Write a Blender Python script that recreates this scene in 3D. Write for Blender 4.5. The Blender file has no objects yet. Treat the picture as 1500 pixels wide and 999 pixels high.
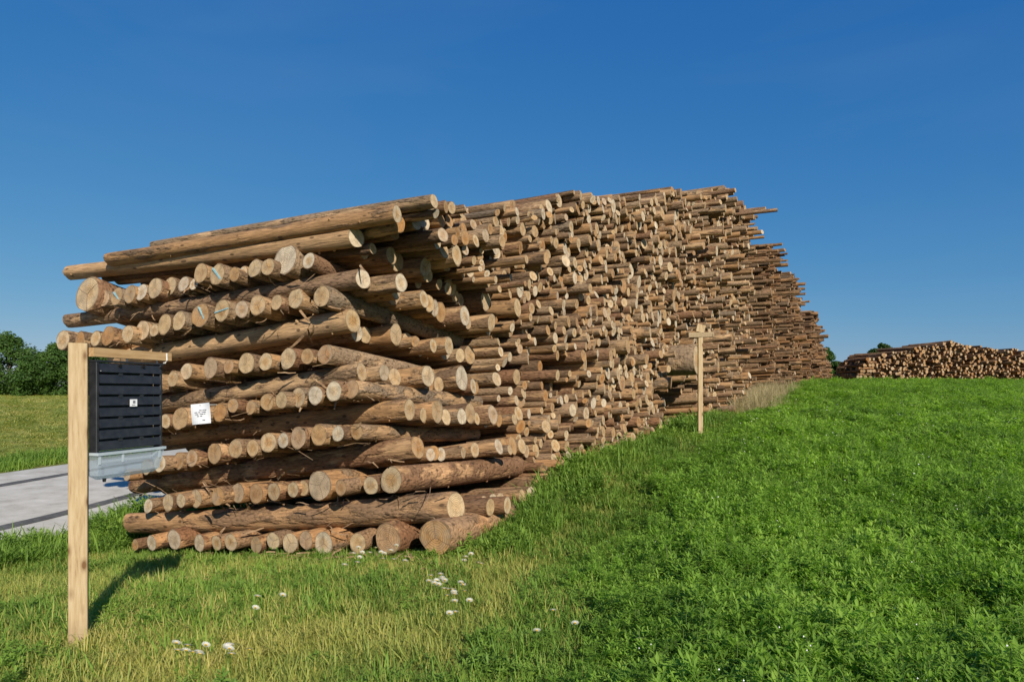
import bpy, math, random
import numpy as np
from mathutils import Vector, Matrix, Euler

R = math.radians
rng = np.random.default_rng(7)
random.seed(7)
scene = bpy.context.scene
COL = scene.collection
EYE = 1.74

# ------------------------------------------------------------------ camera
cam_d = bpy.data.cameras.new('camera')
cam = bpy.data.objects.new('camera', cam_d)
COL.objects.link(cam)
cam.location = (0, 0, EYE)
cam.rotation_euler = (R(90), 0, 0)
cam_d.sensor_width = 36.0
cam_d.lens = 24.0
cam_d.shift_y = 0.0503
cam_d.clip_start = 0.1
cam_d.clip_end = 5000
scene.camera = cam

# ------------------------------------------------------------------ sky, sun, exposure
SUN_EL = R(29.5)
SUN_AZ = math.atan2(0.40, -0.916)            # from +Y towards +X
world = bpy.data.worlds.new('World')
scene.world = world
world.use_nodes = True
wn = world.node_tree.nodes
wl = world.node_tree.links
bg = wn['Background']
sky = wn.new('ShaderNodeTexSky')
sky.sky_type = 'NISHITA'
sky.sun_disc = False
sky.sun_elevation = SUN_EL
sky.sun_rotation = SUN_AZ
sky.altitude = 900
sky.air_density = 1.0
sky.dust_density = 0.35
sky.ozone_density = 4.0
EXPOSURE = 0.35
# the clear deep blue of that day: each channel of the sky gets its own contrast, the same all over the dome
sp = wn.new('ShaderNodeSeparateColor')
cb_ = wn.new('ShaderNodeCombineColor')
wl.new(sky.outputs[0], sp.inputs[0])
for ch, (gain, power) in enumerate(((0.75, 1.3), (0.59, 0.70), (0.65, 0.33))):
    a = wn.new('ShaderNodeMath')
    a.operation = 'MULTIPLY'
    a.inputs[1].default_value = 0.085
    b = wn.new('ShaderNodeMath')
    b.operation = 'POWER'
    b.inputs[1].default_value = power
    c = wn.new('ShaderNodeMath')
    c.operation = 'MULTIPLY'
    c.inputs[1].default_value = gain / 0.1 / 2 ** EXPOSURE
    wl.new(sp.outputs[ch], a.inputs[0])
    wl.new(a.outputs[0], b.inputs[0])
    wl.new(b.outputs[0], c.inputs[0])
    wl.new(c.outputs[0], cb_.inputs[ch])
# thin high haze, barely there
wt = wn.new('ShaderNodeTexCoord')
wm = wn.new('ShaderNodeMapping')
wm.inputs['Scale'].default_value = (1.6, 2.4, 7.0)
wm.inputs['Rotation'].default_value = (0.25, 0.2, 0.6)
wz = wn.new('ShaderNodeTexNoise')
wz.inputs['Scale'].default_value = 1.3
wz.inputs['Detail'].default_value = 6.0
wz.inputs['Distortion'].default_value = 0.6
wr = wn.new('ShaderNodeMapRange')
wr.inputs['From Min'].default_value = 0.45
wr.inputs['From Max'].default_value = 0.8
wr.inputs['To Min'].default_value = 0.0
wr.inputs['To Max'].default_value = 0.035
wx = wn.new('ShaderNodeMix')
wx.data_type = 'RGBA'
wx.inputs[7].default_value = (4.2, 4.9, 5.6, 1.0)
wl.new(wt.outputs['Generated'], wm.inputs[0])
wl.new(wm.outputs[0], wz.inputs['Vector'])
wl.new(wz.outputs['Fac'], wr.inputs[0])
wl.new(wr.outputs[0], wx.inputs[0])
wl.new(cb_.outputs[0], wx.inputs[6])
wl.new(wx.outputs[2], bg.inputs[0])
bg.inputs[1].default_value = 0.1
sun_d = bpy.data.lights.new('sun', 'SUN')
sun = bpy.data.objects.new('sun', sun_d)
COL.objects.link(sun)
sun_d.energy = 4.6
sun_d.angle = R(0.55)
sun_d.color = (1.0, 0.91, 0.77)
to_sun = Vector((math.sin(SUN_AZ) * math.cos(SUN_EL), math.cos(SUN_AZ) * math.cos(SUN_EL), math.sin(SUN_EL)))
sun.rotation_euler = to_sun.to_track_quat('Z', 'Y').to_euler()
sun.location = (10, -20, 30)
vs = scene.view_settings
vs.view_transform = 'Standard'
vs.look = 'None'
vs.exposure = EXPOSURE
vs.gamma = 1.0
vs.use_curve_mapping = False
scene.cycles.max_bounces = 6
scene.cycles.transparent_max_bounces = 8
scene.cycles.use_denoising = True


# ------------------------------------------------------------------ node helpers
def new_mat(name):
    m = bpy.data.materials.new(name)
    m.use_nodes = True
    return m, m.node_tree.nodes, m.node_tree.links, m.node_tree.nodes['Principled BSDF']


def nd(ns, typ, **kw):
    n = ns.new(typ)
    for k, v in kw.items():
        if k == 'inp':
            for a, b in v.items():
                n.inputs[a].default_value = b
        else:
            setattr(n, k, v)
    return n


def ramp(ns, stops, interp='LINEAR'):
    n = ns.new('ShaderNodeValToRGB')
    n.color_ramp.interpolation = interp
    e = n.color_ramp.elements
    while len(e) > 1:
        e.remove(e[-1])
    for i, (p, c) in enumerate(stops):
        x = e[0] if i == 0 else e.new(p)
        x.position = p
        x.color = (c[0], c[1], c[2], 1.0) if not isinstance(c, float) else (c, c, c, 1.0)
    return n


def math_n(ns, ls, op, a, b=None, clamp=False):
    n = ns.new('ShaderNodeMath')
    n.operation = op
    n.use_clamp = clamp
    for i, v in enumerate((a, b)):
        if v is None:
            continue
        if isinstance(v, (int, float)):
            n.inputs[i].default_value = v
        else:
            ls.new(v, n.inputs[i])
    return n.outputs[0]


def mix_c(ns, ls, fac, a, b, mode='MIX'):
    n = ns.new('ShaderNodeMix')
    n.data_type = 'RGBA'
    n.blend_type = mode
    for sock, v in ((n.inputs[0], fac), (n.inputs[6], a), (n.inputs[7], b)):
        if isinstance(v, (int, float)):
            sock.default_value = v
        elif isinstance(v, tuple):
            sock.default_value = (v[0], v[1], v[2], 1.0)
        else:
            ls.new(v, sock)
    return n.outputs[2]


def bark_material(name='bark', tint=None):
    m, ns, ls, bsdf = new_mat(name)
    tc = nd(ns, 'ShaderNodeTexCoord')
    oi = nd(ns, 'ShaderNodeObjectInfo')
    off = nd(ns, 'ShaderNodeCombineXYZ')
    ls.new(math_n(ns, ls, 'MULTIPLY', oi.outputs['Random'], 53.0), off.inputs[0])
    ls.new(math_n(ns, ls, 'MULTIPLY', oi.outputs['Random'], 17.0), off.inputs[1])

    def coords(sx, syz):
        mp = nd(ns, 'ShaderNodeMapping')
        mp.inputs['Scale'].default_value = (sx, syz, syz)
        ls.new(tc.outputs['Object'], mp.inputs[0])
        add = nd(ns, 'ShaderNodeVectorMath', operation='ADD')
        ls.new(mp.outputs[0], add.inputs[0])
        ls.new(off.outputs[0], add.inputs[1])
        return add.outputs[0]

    def noise(vec, scale, detail=3.0, rough=0.6):
        n = nd(ns, 'ShaderNodeTexNoise', inp={'Scale': scale, 'Detail': detail, 'Roughness': rough})
        ls.new(vec, n.inputs['Vector'])
        return n.outputs['Fac']
    rnd = oi.outputs['Random']
    rnd2 = math_n(ns, ls, 'FRACT', math_n(ns, ls, 'MULTIPLY', rnd, 91.7))
    basec = ramp(ns, [(0.0, (0.15, 0.098, 0.062)), (0.2, (0.24, 0.165, 0.10)), (0.4, (0.26, 0.145, 0.08)),
                      (0.6, (0.30, 0.22, 0.14)), (0.8, (0.38, 0.275, 0.17)), (1.0, (0.22, 0.175, 0.125))])
    ls.new(rnd, basec.inputs[0])
    wood = ramp(ns, [(0.0, (0.42, 0.265, 0.14)), (0.5, (0.46, 0.32, 0.18)), (1.0, (0.38, 0.225, 0.105))])
    ls.new(rnd2, wood.inputs[0])
    peel_n = noise(coords(0.9, 4.0), 1.6, 5.0, 0.62)
    peel = math_n(ns, ls, 'SUBTRACT', peel_n, math_n(ns, ls, 'MULTIPLY', math_n(ns, ls, 'SUBTRACT', 1.0, rnd2), 0.22))
    oc = nd(ns, 'ShaderNodeSeparateColor')
    ls.new(oi.outputs['Color'], oc.inputs[0])
    peel = math_n(ns, ls, 'ADD', peel, math_n(ns, ls, 'MULTIPLY', math_n(ns, ls, 'SUBTRACT', 1.0, oc.outputs[0]), 0.3))
    peel_r = ramp(ns, [(0.36, 0.0), (0.46, 1.0)])
    ls.new(peel, peel_r.inputs[0])
    # bark scales
    vor = nd(ns, 'ShaderNodeTexVoronoi', feature='F1', inp={'Scale': 1.0})
    ls.new(coords(16.0, 42.0), vor.inputs['Vector'])
    scale_d = ramp(ns, [(0.0, 1.0), (0.55, 0.85), (0.95, 0.45)])
    ls.new(vor.outputs['Distance'], scale_d.inputs[0])
    fine = noise(coords(5.0, 60.0), 1.0, 4.0, 0.7)
    fine_r = ramp(ns, [(0.3, 0.62), (0.55, 1.0), (0.75, 1.28)])
    ls.new(fine, fine_r.inputs[0])
    big = noise(coords(1.2, 7.0), 1.0, 3.0)
    big_r = ramp(ns, [(0.3, 0.72), (0.7, 1.2)])
    ls.new(big, big_r.inputs[0])
    barkc = mix_c(ns, ls, 1.0, basec.outputs[0], scale_d.outputs[0], 'MULTIPLY')
    woodc = mix_c(ns, ls, 1.0, wood.outputs[0], fine_r.outputs[0], 'MULTIPLY')
    c = mix_c(ns, ls, peel_r.outputs[0], barkc, woodc)
    c = mix_c(ns, ls, 1.0, c, big_r.outputs[0], 'MULTIPLY')
    c = mix_c(ns, ls, 0.5, c, mix_c(ns, ls, 1.0, c, fine_r.outputs[0], 'MULTIPLY'))
    # the lower courses are fresher, redder wood
    ge = nd(ns, 'ShaderNodeNewGeometry')
    gz = nd(ns, 'ShaderNodeSeparateXYZ')
    ls.new(ge.outputs['Position'], gz.inputs[0])
    red = ramp(ns, [(0.0, 1.0), (1.0, 0.0)])
    ls.new(math_n(ns, ls, 'MULTIPLY', math_n(ns, ls, 'ADD', gz.outputs[2], math_n(ns, ls, 'MULTIPLY', rnd2, 1.2)), 0.36), red.inputs[0])
    c = mix_c(ns, ls, math_n(ns, ls, 'MULTIPLY', red.outputs[0], 0.9), c, mix_c(ns, ls, 1.0, c, (1.03, 0.87, 0.74), 'MULTIPLY'))
    # dark branch scars
    vk = nd(ns, 'ShaderNodeTexVoronoi', feature='F1', inp={'Scale': 1.0, 'Randomness': 1.0})
    ls.new(coords(4.5, 11.0), vk.inputs['Vector'])
    kn = ramp(ns, [(0.13, 1.0), (0.20, 0.0)])
    ls.new(vk.outputs['Distance'], kn.inputs[0])
    c = mix_c(ns, ls, math_n(ns, ls, 'MULTIPLY', kn.outputs[0], 0.75), c, (0.05, 0.032, 0.02))
    if tint:
        c = mix_c(ns, ls, 1.0, c, tint, 'MULTIPLY')
    ls.new(c, bsdf.inputs['Base Color'])
    bsdf.inputs['Roughness'].default_value = 0.88
    bsdf.inputs['Specular IOR Level'].default_value = 0.2
    h = math_n(ns, ls, 'ADD', math_n(ns, ls, 'MULTIPLY', scale_d.outputs[0], math_n(ns, ls, 'SUBTRACT', 1.0, peel_r.outputs[0])), math_n(ns, ls, 'MULTIPLY', fine, 0.6))
    h = math_n(ns, ls, 'SUBTRACT', h, math_n(ns, ls, 'MULTIPLY', peel_r.outputs[0], 0.5))
    bp = nd(ns, 'ShaderNodeBump', inp={'Strength': 0.9, 'Distance': 0.02})
    ls.new(h, bp.inputs['Height'])
    ls.new(bp.outputs[0], bsdf.inputs['Normal'])
    return m


def cut_material(name='sawn_end', tint=(1.0, 0.94, 0.86)):
    m, ns, ls, bsdf = new_mat(name)
    tc = nd(ns, 'ShaderNodeTexCoord')
    oi = nd(ns, 'ShaderNodeObjectInfo')
    rnd = oi.outputs['Random']
    rnd2 = math_n(ns, ls, 'FRACT', math_n(ns, ls, 'MULTIPLY', rnd, 71.3))
    sep = nd(ns, 'ShaderNodeSeparateXYZ')
    ls.new(tc.outputs['Object'], sep.inputs[0])
    off = nd(ns, 'ShaderNodeCombineXYZ')
    ls.new(math_n(ns, ls, 'MULTIPLY', rnd, 40.0), off.inputs[0])
    ad = nd(ns, 'ShaderNodeVectorMath', operation='ADD')
    ls.new(tc.outputs['Object'], ad.inputs[0])
    ls.new(off.outputs[0], ad.inputs[1])
    n1 = nd(ns, 'ShaderNodeTexNoise', inp={'Scale': 14.0, 'Detail': 4.0})
    ls.new(ad.outputs[0], n1.inputs['Vector'])
    n2 = nd(ns, 'ShaderNodeTexNoise', inp={'Scale': 70.0, 'Detail': 3.0})
    ls.new(ad.outputs[0], n2.inputs['Vector'])
    cv = nd(ns, 'ShaderNodeCombineXYZ')
    ls.new(sep.outputs[1], cv.inputs[1])
    ls.new(sep.outputs[2], cv.inputs[2])
    ln = nd(ns, 'ShaderNodeVectorMath', operation='LENGTH')
    ls.new(cv.outputs[0], ln.inputs[0])
    r = math_n(ns, ls, 'DIVIDE', ln.outputs['Value'], 0.115)
    rr = math_n(ns, ls, 'ADD', r, math_n(ns, ls, 'MULTIPLY', n1.outputs['Fac'], 0.22))
    rings = math_n(ns, ls, 'SINE', math_n(ns, ls, 'MULTIPLY', rr, 52.0))
    base = ramp(ns, [(0.0, (0.50, 0.365, 0.205)), (0.2, (0.58, 0.46, 0.30)), (0.36, (0.45, 0.31, 0.17)), (0.46, (0.45, 0.25, 0.10)),
                     (0.58, (0.52, 0.385, 0.23)), (0.72, (0.64, 0.56, 0.43)), (0.84, (0.56, 0.50, 0.41)), (0.93, (0.42, 0.235, 0.10)), (1.0, (0.46, 0.38, 0.28))])
    ls.new(rnd2, base.inputs[0])
    heart = mix_c(ns, ls, 1.0, base.outputs[0], (0.86, 0.70, 0.52), 'MULTIPLY')
    hm = ramp(ns, [(0.45, 1.0), (0.75, 0.0)])
    ls.new(rr, hm.inputs[0])
    c = mix_c(ns, ls, math_n(ns, ls, 'MULTIPLY', hm.outputs[0], math_n(ns, ls, 'FRACT', math_n(ns, ls, 'MULTIPLY', rnd, 13.1))), base.outputs[0], heart)
    rg = ramp(ns, [(0.0, 0.66), (1.0, 1.08)])
    ls.new(math_n(ns, ls, 'MULTIPLY_ADD', rings, 0.5), rg.inputs[0])
    rg.inputs[0].links[0].from_node.inputs[2].default_value = 0.5
    c = mix_c(ns, ls, 1.0, c, rg.outputs[0], 'MULTIPLY')
    st = ramp(ns, [(0.25, 0.62), (0.6, 1.1)])
    ls.new(n1.outputs['Fac'], st.inputs[0])
    c = mix_c(ns, ls, 1.0, c, st.outputs[0], 'MULTIPLY')
    s2 = ramp(ns, [(0.3, 0.8), (0.65, 1.1)])
    ls.new(n2.outputs['Fac'], s2.inputs[0])
    c = mix_c(ns, ls, 1.0, c, s2.outputs[0], 'MULTIPLY')
    rim = ramp(ns, [(0.985, 0.0), (1.05, 1.0)])
    ls.new(math_n(ns, ls, 'ADD', r, math_n(ns, ls, 'MULTIPLY', n2.outputs['Fac'], 0.16)), rim.inputs[0])
    c = mix_c(ns, ls, math_n(ns, ls, 'MULTIPLY', rim.outputs[0], 0.7), c, (0.13, 0.085, 0.05))
    # a drying crack running out from the pith
    ang = math_n(ns, ls, 'ARCTAN2', sep.outputs[2], sep.outputs[1])
    a2 = math_n(ns, ls, 'ADD', ang, math_n(ns, ls, 'MULTIPLY', n1.outputs['Fac'], 0.5))
    ck = math_n(ns, ls, 'ABSOLUTE', math_n(ns, ls, 'SINE', math_n(ns, ls, 'MULTIPLY', a2, 1.5)))
    ckw = math_n(ns, ls, 'MULTIPLY', ck, r)
    ckr = ramp(ns, [(0.02, 1.0), (0.055, 0.0)])
    ls.new(ckw, ckr.inputs[0])
    c = mix_c(ns, ls, math_n(ns, ls, 'MULTIPLY', ckr.outputs[0], math_n(ns, ls, 'MULTIPLY', rnd, 0.8)), c, (0.06, 0.04, 0.025))
    # grey weathering in patches on some of them
    n3 = nd(ns, 'ShaderNodeTexNoise', inp={'Scale': 9.0, 'Detail': 5.0, 'Roughness': 0.7})
    ls.new(ad.outputs[0], n3.inputs['Vector'])
    gw = ramp(ns, [(0.42, 0.0), (0.62, 1.0)])
    ls.new(n3.outputs['Fac'], gw.inputs[0])
    c = mix_c(ns, ls, math_n(ns, ls, 'MULTIPLY', gw.outputs[0], math_n(ns, ls, 'MULTIPLY', rnd, 0.55)), c, (0.33, 0.29, 0.23))
    c = mix_c(ns, ls, 1.0, c, tint, 'MULTIPLY')
    ls.new(c, bsdf.inputs['Base Color'])
    bsdf.inputs['Roughness'].default_value = 0.85
    bsdf.inputs['Specular IOR Level'].default_value = 0.2
    bp = nd(ns, 'ShaderNodeBump', inp={'Strength': 0.4, 'Distance': 0.004})
    ls.new(n2.outputs['Fac'], bp.inputs['Height'])
    ls.new(bp.outputs[0], bsdf.inputs['Normal'])
    return m


def leaf_material(name, stops, trans=0.3, noise_scale=0.6, rough=0.55):
    """foliage: colour by individual and by place, some light passing through"""
    m, ns, ls, bsdf = new_mat(name)
    oi = nd(ns, 'ShaderNodeObjectInfo')
    ge = nd(ns, 'ShaderNodeNewGeometry')
    n1 = nd(ns, 'ShaderNodeTexNoise', inp={'Scale': noise_scale, 'Detail': 3.0})
    ls.new(ge.outputs['Position'], n1.inputs['Vector'])
    n2 = nd(ns, 'ShaderNodeTexNoise', inp={'Scale': 22.0, 'Detail': 2.0})
    ls.new(ge.outputs['Position'], n2.inputs['Vector'])
    f = math_n(ns, ls, 'ADD', math_n(ns, ls, 'MULTIPLY', oi.outputs['Random'], 0.30), math_n(ns, ls, 'MULTIPLY', n1.outputs['Fac'], 0.9))
    f = math_n(ns, ls, 'ADD', f, math_n(ns, ls, 'MULTIPLY', n2.outputs['Fac'], 0.5))
    f = math_n(ns, ls, 'SUBTRACT', f, 0.38)
    cr = ramp(ns, stops)
    ls.new(f, cr.inputs[0])
    ls.new(cr.outputs[0], bsdf.inputs['Base Color'])
    bsdf.inputs['Roughness'].default_value = rough
    bsdf.inputs['Specular IOR Level'].default_value = 0.25
    tr = nd(ns, 'ShaderNodeBsdfTranslucent')
    tcol = mix_c(ns, ls, 1.0, cr.outputs[0], (1.3, 1.4, 0.6), 'MULTIPLY')
    ls.new(tcol, tr.inputs[0])
    mx = nd(ns, 'ShaderNodeMixShader', inp={0: trans})
    ls.new(bsdf.outputs[0], mx.inputs[1])
    ls.new(tr.outputs[0], mx.inputs[2])
    ls.new(mx.outputs[0], ns['Material Output'].inputs[0])
    return m


def noisy_material(name, stops, scale=4.0, detail=6.0, rough=0.9, bump=0.3, bdist=0.02, stretch=(1, 1, 1), obj=False, spec=0.25):
    m, ns, ls, bsdf = new_mat(name)
    tc = nd(ns, 'ShaderNodeTexCoord')
    mp = nd(ns, 'ShaderNodeMapping')
    mp.inputs['Scale'].default_value = stretch
    if obj:
        ls.new(tc.outputs['Object'], mp.inputs[0])
    else:
        ge = nd(ns, 'ShaderNodeNewGeometry')
        ls.new(ge.outputs['Position'], mp.inputs[0])
    n1 = nd(ns, 'ShaderNodeTexNoise', inp={'Scale': scale, 'Detail': detail, 'Roughness': 0.65})
    ls.new(mp.outputs[0], n1.inputs['Vector'])
    cr = ramp(ns, stops)
    ls.new(n1.outputs['Fac'], cr.inputs[0])
    ls.new(cr.outputs[0], bsdf.inputs['Base Color'])
    bsdf.inputs['Roughness'].default_value = rough
    bsdf.inputs['Specular IOR Level'].default_value = spec
    if bump:
        n2 = nd(ns, 'ShaderNodeTexNoise', inp={'Scale': scale * 6, 'Detail': 4.0})
        ls.new(mp.outputs[0], n2.inputs['Vector'])
        bp = nd(ns, 'ShaderNodeBump', inp={'Strength': bump, 'Distance': bdist})
        ls.new(n2.outputs['Fac'], bp.inputs['Height'])
        ls.new(bp.outputs[0], bsdf.inputs['Normal'])
    return m


M = {}
M['bark'] = bark_material('bark', (1.02, 0.975, 0.96))
M['bark_dark'] = bark_material('dark_bark', (0.74, 0.65, 0.60))
M['cut_dark'] = cut_material('dark_sawn_end', (0.74, 0.62, 0.53))
M['bark_old'] = bark_material('old_bark', (0.92, 0.80, 0.72))
M['cut'] = cut_material()
M['cut_old'] = cut_material('old_sawn_end', (0.88, 0.75, 0.63))
M['grass'] = leaf_material('grass_blades', [(0.10, (0.12, 0.19, 0.035)), (0.34, (0.27, 0.33, 0.07)), (0.56, (0.43, 0.42, 0.105)), (0.8, (0.56, 0.46, 0.17))], 0.35, 0.55)
M['lush'] = leaf_material('lush_blades', [(0.1, (0.09, 0.17, 0.028)), (0.5, (0.18, 0.30, 0.045)), (0.85, (0.29, 0.40, 0.065))], 0.35, 0.5)
M['clover'] = leaf_material('clover_leaves', [(0.15, (0.09, 0.175, 0.026)), (0.45, (0.225, 0.385, 0.05)), (0.85, (0.40, 0.57, 0.10))], 0.5, 0.5)
M['stalk'] = leaf_material('clover_stalks', [(0.1, (0.05, 0.10, 0.02)), (0.8, (0.13, 0.19, 0.05))], 0.1)
M['straw'] = leaf_material('straw_blades', [(0.1, (0.20, 0.17, 0.08)), (0.5, (0.40, 0.33, 0.18)), (0.85, (0.52, 0.44, 0.27))], 0.2, 0.8)
M['tree_leaf'] = leaf_material('tree_leaves', [(0.1, (0.02, 0.048, 0.01)), (0.45, (0.055, 0.115, 0.02)), (0.85, (0.12, 0.20, 0.035))], 0.28, 0.5)
M['trunk'] = noisy_material('tree_bark', [(0.3, (0.05, 0.04, 0.03)), (0.7, (0.12, 0.1, 0.075))], 5.0, stretch=(1, 1, 0.3))
M['white_petal'] = noisy_material('white_petals', [(0.3, (0.78, 0.78, 0.76)), (0.7, (0.86, 0.86, 0.84))], 40.0, bump=0)
M['yolk'] = noisy_material('yellow_disc', [(0.3, (0.6, 0.36, 0.02)), (0.7, (0.72, 0.48, 0.04))], 80.0, bump=0)
M['sawn'] = noisy_material('sawn_pine', [(0.28, (0.24, 0.155, 0.08)), (0.42, (0.40, 0.285, 0.155)), (0.55, (0.46, 0.345, 0.20)), (0.75, (0.53, 0.42, 0.265))], 9.0, 8.0, 0.75, 0.35, 0.004, (5, 5, 0.45), obj=True)
M['arm'] = noisy_material('sawn_pine_arm', [(0.25, (0.30, 0.17, 0.075)), (0.5, (0.45, 0.29, 0.14)), (0.75, (0.54, 0.38, 0.2))], 9.0, 8.0, 0.75, 0.35, 0.004, (0.5, 5, 5), obj=True)
M['black'] = noisy_material('black_plastic', [(0.3, (0.012, 0.013, 0.016)), (0.7, (0.03, 0.031, 0.035))], 18.0, 5.0, 0.42, 0.12, 0.002, obj=True, spec=0.5)
M['void'] = noisy_material('dark_mesh', [(0.3, (0.003, 0.003, 0.003)), (0.7, (0.008, 0.008, 0.008))], 30.0, bump=0)
M['paper'] = noisy_material('white_paper', [(0.3, (0.74, 0.75, 0.78)), (0.7, (0.84, 0.85, 0.87))], 9.0, bump=0.1, obj=True, rough=0.6)
M['ink'] = noisy_material('grey_ink', [(0.3, (0.10, 0.10, 0.12)), (0.7, (0.25, 0.25, 0.28))], 60.0, bump=0)
M['blue_chalk'] = noisy_material('blue_chalk', [(0.35, (0.12, 0.33, 0.42)), (0.65, (0.34, 0.47, 0.48))], 60.0, 6.0, bump=0)
M['steel'] = noisy_material('zinc', [(0.3, (0.55, 0.55, 0.52)), (0.7, (0.72, 0.72, 0.68))], 30.0, bump=0, rough=0.4, spec=0.6)
M['road'] = noisy_material('pale_gravel', [(0.25, (0.33, 0.305, 0.26)), (0.45, (0.47, 0.445, 0.385)), (0.6, (0.54, 0.515, 0.455)), (0.75, (0.62, 0.59, 0.53))], 2.2, 10.0, 0.95, 0.5, 0.01)
M['road_stripe'] = noisy_material('dark_road_stripe', [(0.3, (0.06, 0.058, 0.055)), (0.7, (0.15, 0.145, 0.135))], 5.0, 8.0, 0.9, 0.4, 0.008)
M['litter'] = noisy_material('loose_bark', [(0.3, (0.13, 0.075, 0.04)), (0.5, (0.25, 0.155, 0.085)), (0.7, (0.38, 0.27, 0.16))], 7.0)


def add_knots(m):
    ns, ls = m.node_tree.nodes, m.node_tree.links
    bsdf = ns['Principled BSDF']
    src = bsdf.inputs['Base Color'].links[0].from_socket
    tc = nd(ns, 'ShaderNodeTexCoord')
    mp = nd(ns, 'ShaderNodeMapping')
    mp.inputs['Scale'].default_value = (9, 9, 4.0)
    ls.new(tc.outputs['Object'], mp.inputs[0])
    v = nd(ns, 'ShaderNodeTexVoronoi', inp={'Scale': 1.0})
    ls.new(mp.outputs[0], v.inputs['Vector'])
    k = ramp(ns, [(0.08, 1.0), (0.16, 0.35), (0.26, 0.0)])
    ls.new(v.outputs['Distance'], k.inputs[0])
    c = mix_c(ns, ls, k.outputs[0], src, (0.16, 0.085, 0.035))
    sx = nd(ns, 'ShaderNodeSeparateXYZ')
    ls.new(tc.outputs['Object'], sx.inputs[0])
    low = ramp(ns, [(0.0, 1.0), (1.0, 0.0)])
    ls.new(math_n(ns, ls, 'MULTIPLY', sx.outputs[2], 4.5), low.inputs[0])
    c = mix_c(ns, ls, math_n(ns, ls, 'MULTIPLY', low.outputs[0], 0.55), c, (0.17, 0.13, 0.085))   # soil splashed up the foot
    ls.new(c, bsdf.inputs['Base Color'])


add_knots(M['sawn'])


def plastic_clear():
    m, ns, ls, bsdf = new_mat('clear_plastic')
    bsdf.inputs['Base Color'].default_value = (0.60, 0.66, 0.71, 1)
    bsdf.inputs['Roughness'].default_value = 0.22
    tr = nd(ns, 'ShaderNodeBsdfTransparent')
    tr.inputs[0].default_value = (0.86, 0.90, 0.93, 1)
    mx = nd(ns, 'ShaderNodeMixShader', inp={0: 0.20})
    ls.new(tr.outputs[0], mx.inputs[1])
    ls.new(bsdf.outputs[0], mx.inputs[2])
    ls.new(mx.outputs[0], ns['Material Output'].inputs[0])
    return m


M['tray'] = plastic_clear()
M['rib'] = noisy_material('frosted_plastic', [(0.3, (0.33, 0.40, 0.45)), (0.7, (0.45, 0.51, 0.55))], 12.0, bump=0, rough=0.3, obj=True, spec=0.5)


def ground_material():
    m, ns, ls, bsdf = new_mat('turf')
    ge = nd(ns, 'ShaderNodeNewGeometry')
    n1 = nd(ns, 'ShaderNodeTexNoise', inp={'Scale': 0.35, 'Detail': 8.0, 'Roughness': 0.7})
    ls.new(ge.outputs['Position'], n1.inputs['Vector'])
    n2 = nd(ns, 'ShaderNodeTexNoise', inp={'Scale': 9.0, 'Detail': 6.0, 'Roughness': 0.75})
    ls.new(ge.outputs['Position'], n2.inputs['Vector'])
    att = nd(ns, 'ShaderNodeAttribute', attribute_name='meadow')
    a = ramp(ns, [(0.3, (0.05, 0.075, 0.018)), (0.5, (0.09, 0.115, 0.028)), (0.7, (0.13, 0.125, 0.045))])
    ls.new(n2.outputs['Fac'], a.inputs[0])
    b = ramp(ns, [(0.36, (0.15, 0.19, 0.035)), (0.5, (0.25, 0.255, 0.055)), (0.62, (0.33, 0.285, 0.09))])
    ls.new(math_n(ns, ls, 'ADD', math_n(ns, ls, 'MULTIPLY', n1.outputs['Fac'], 0.6), math_n(ns, ls, 'MULTIPLY', n2.outputs['Fac'], 0.4)), b.inputs[0])
    c = mix_c(ns, ls, att.outputs['Fac'], a.outputs[0], b.outputs[0])
    ls.new(c, bsdf.inputs['Base Color'])
    bsdf.inputs['Roughness'].default_value = 1.0
    bsdf.inputs['Specular IOR Level'].default_value = 0.1
    bp = nd(ns, 'ShaderNodeBump', inp={'Strength': 0.6, 'Distance': 0.08})
    ls.new(n2.outputs['Fac'], bp.inputs['Height'])
    ls.new(bp.outputs[0], bsdf.inputs['Normal'])
    return m


M['turf'] = ground_material()


# ------------------------------------------------------------------ object helpers
def tag(o, label=None, cat=None, group=None, kind=None):
    for k, v in (('label', label), ('category', cat), ('group', group), ('kind', kind)):
        if v:
            o[k] = v
    return o


def link(name, data, parent=None):
    o = bpy.data.objects.new(name, data)
    COL.objects.link(o)
    if parent is not None:
        o.parent = parent
    return o


def mesh_data(name, verts, faces, mats, midx=None, smooth=False):
    me = bpy.data.meshes.new(name)
    me.from_pydata([tuple(map(float, v)) for v in verts], [], [tuple(int(i) for i in f) for f in faces])
    for mt in (mats if isinstance(mats, (list, tuple)) else [mats]):
        me.materials.append(mt)
    if midx is not None:
        me.polygons.foreach_set('material_index', list(midx))
    if smooth:
        me.polygons.foreach_set('use_smooth', [True] * len(me.polygons))
    me.update()
    return me


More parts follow.
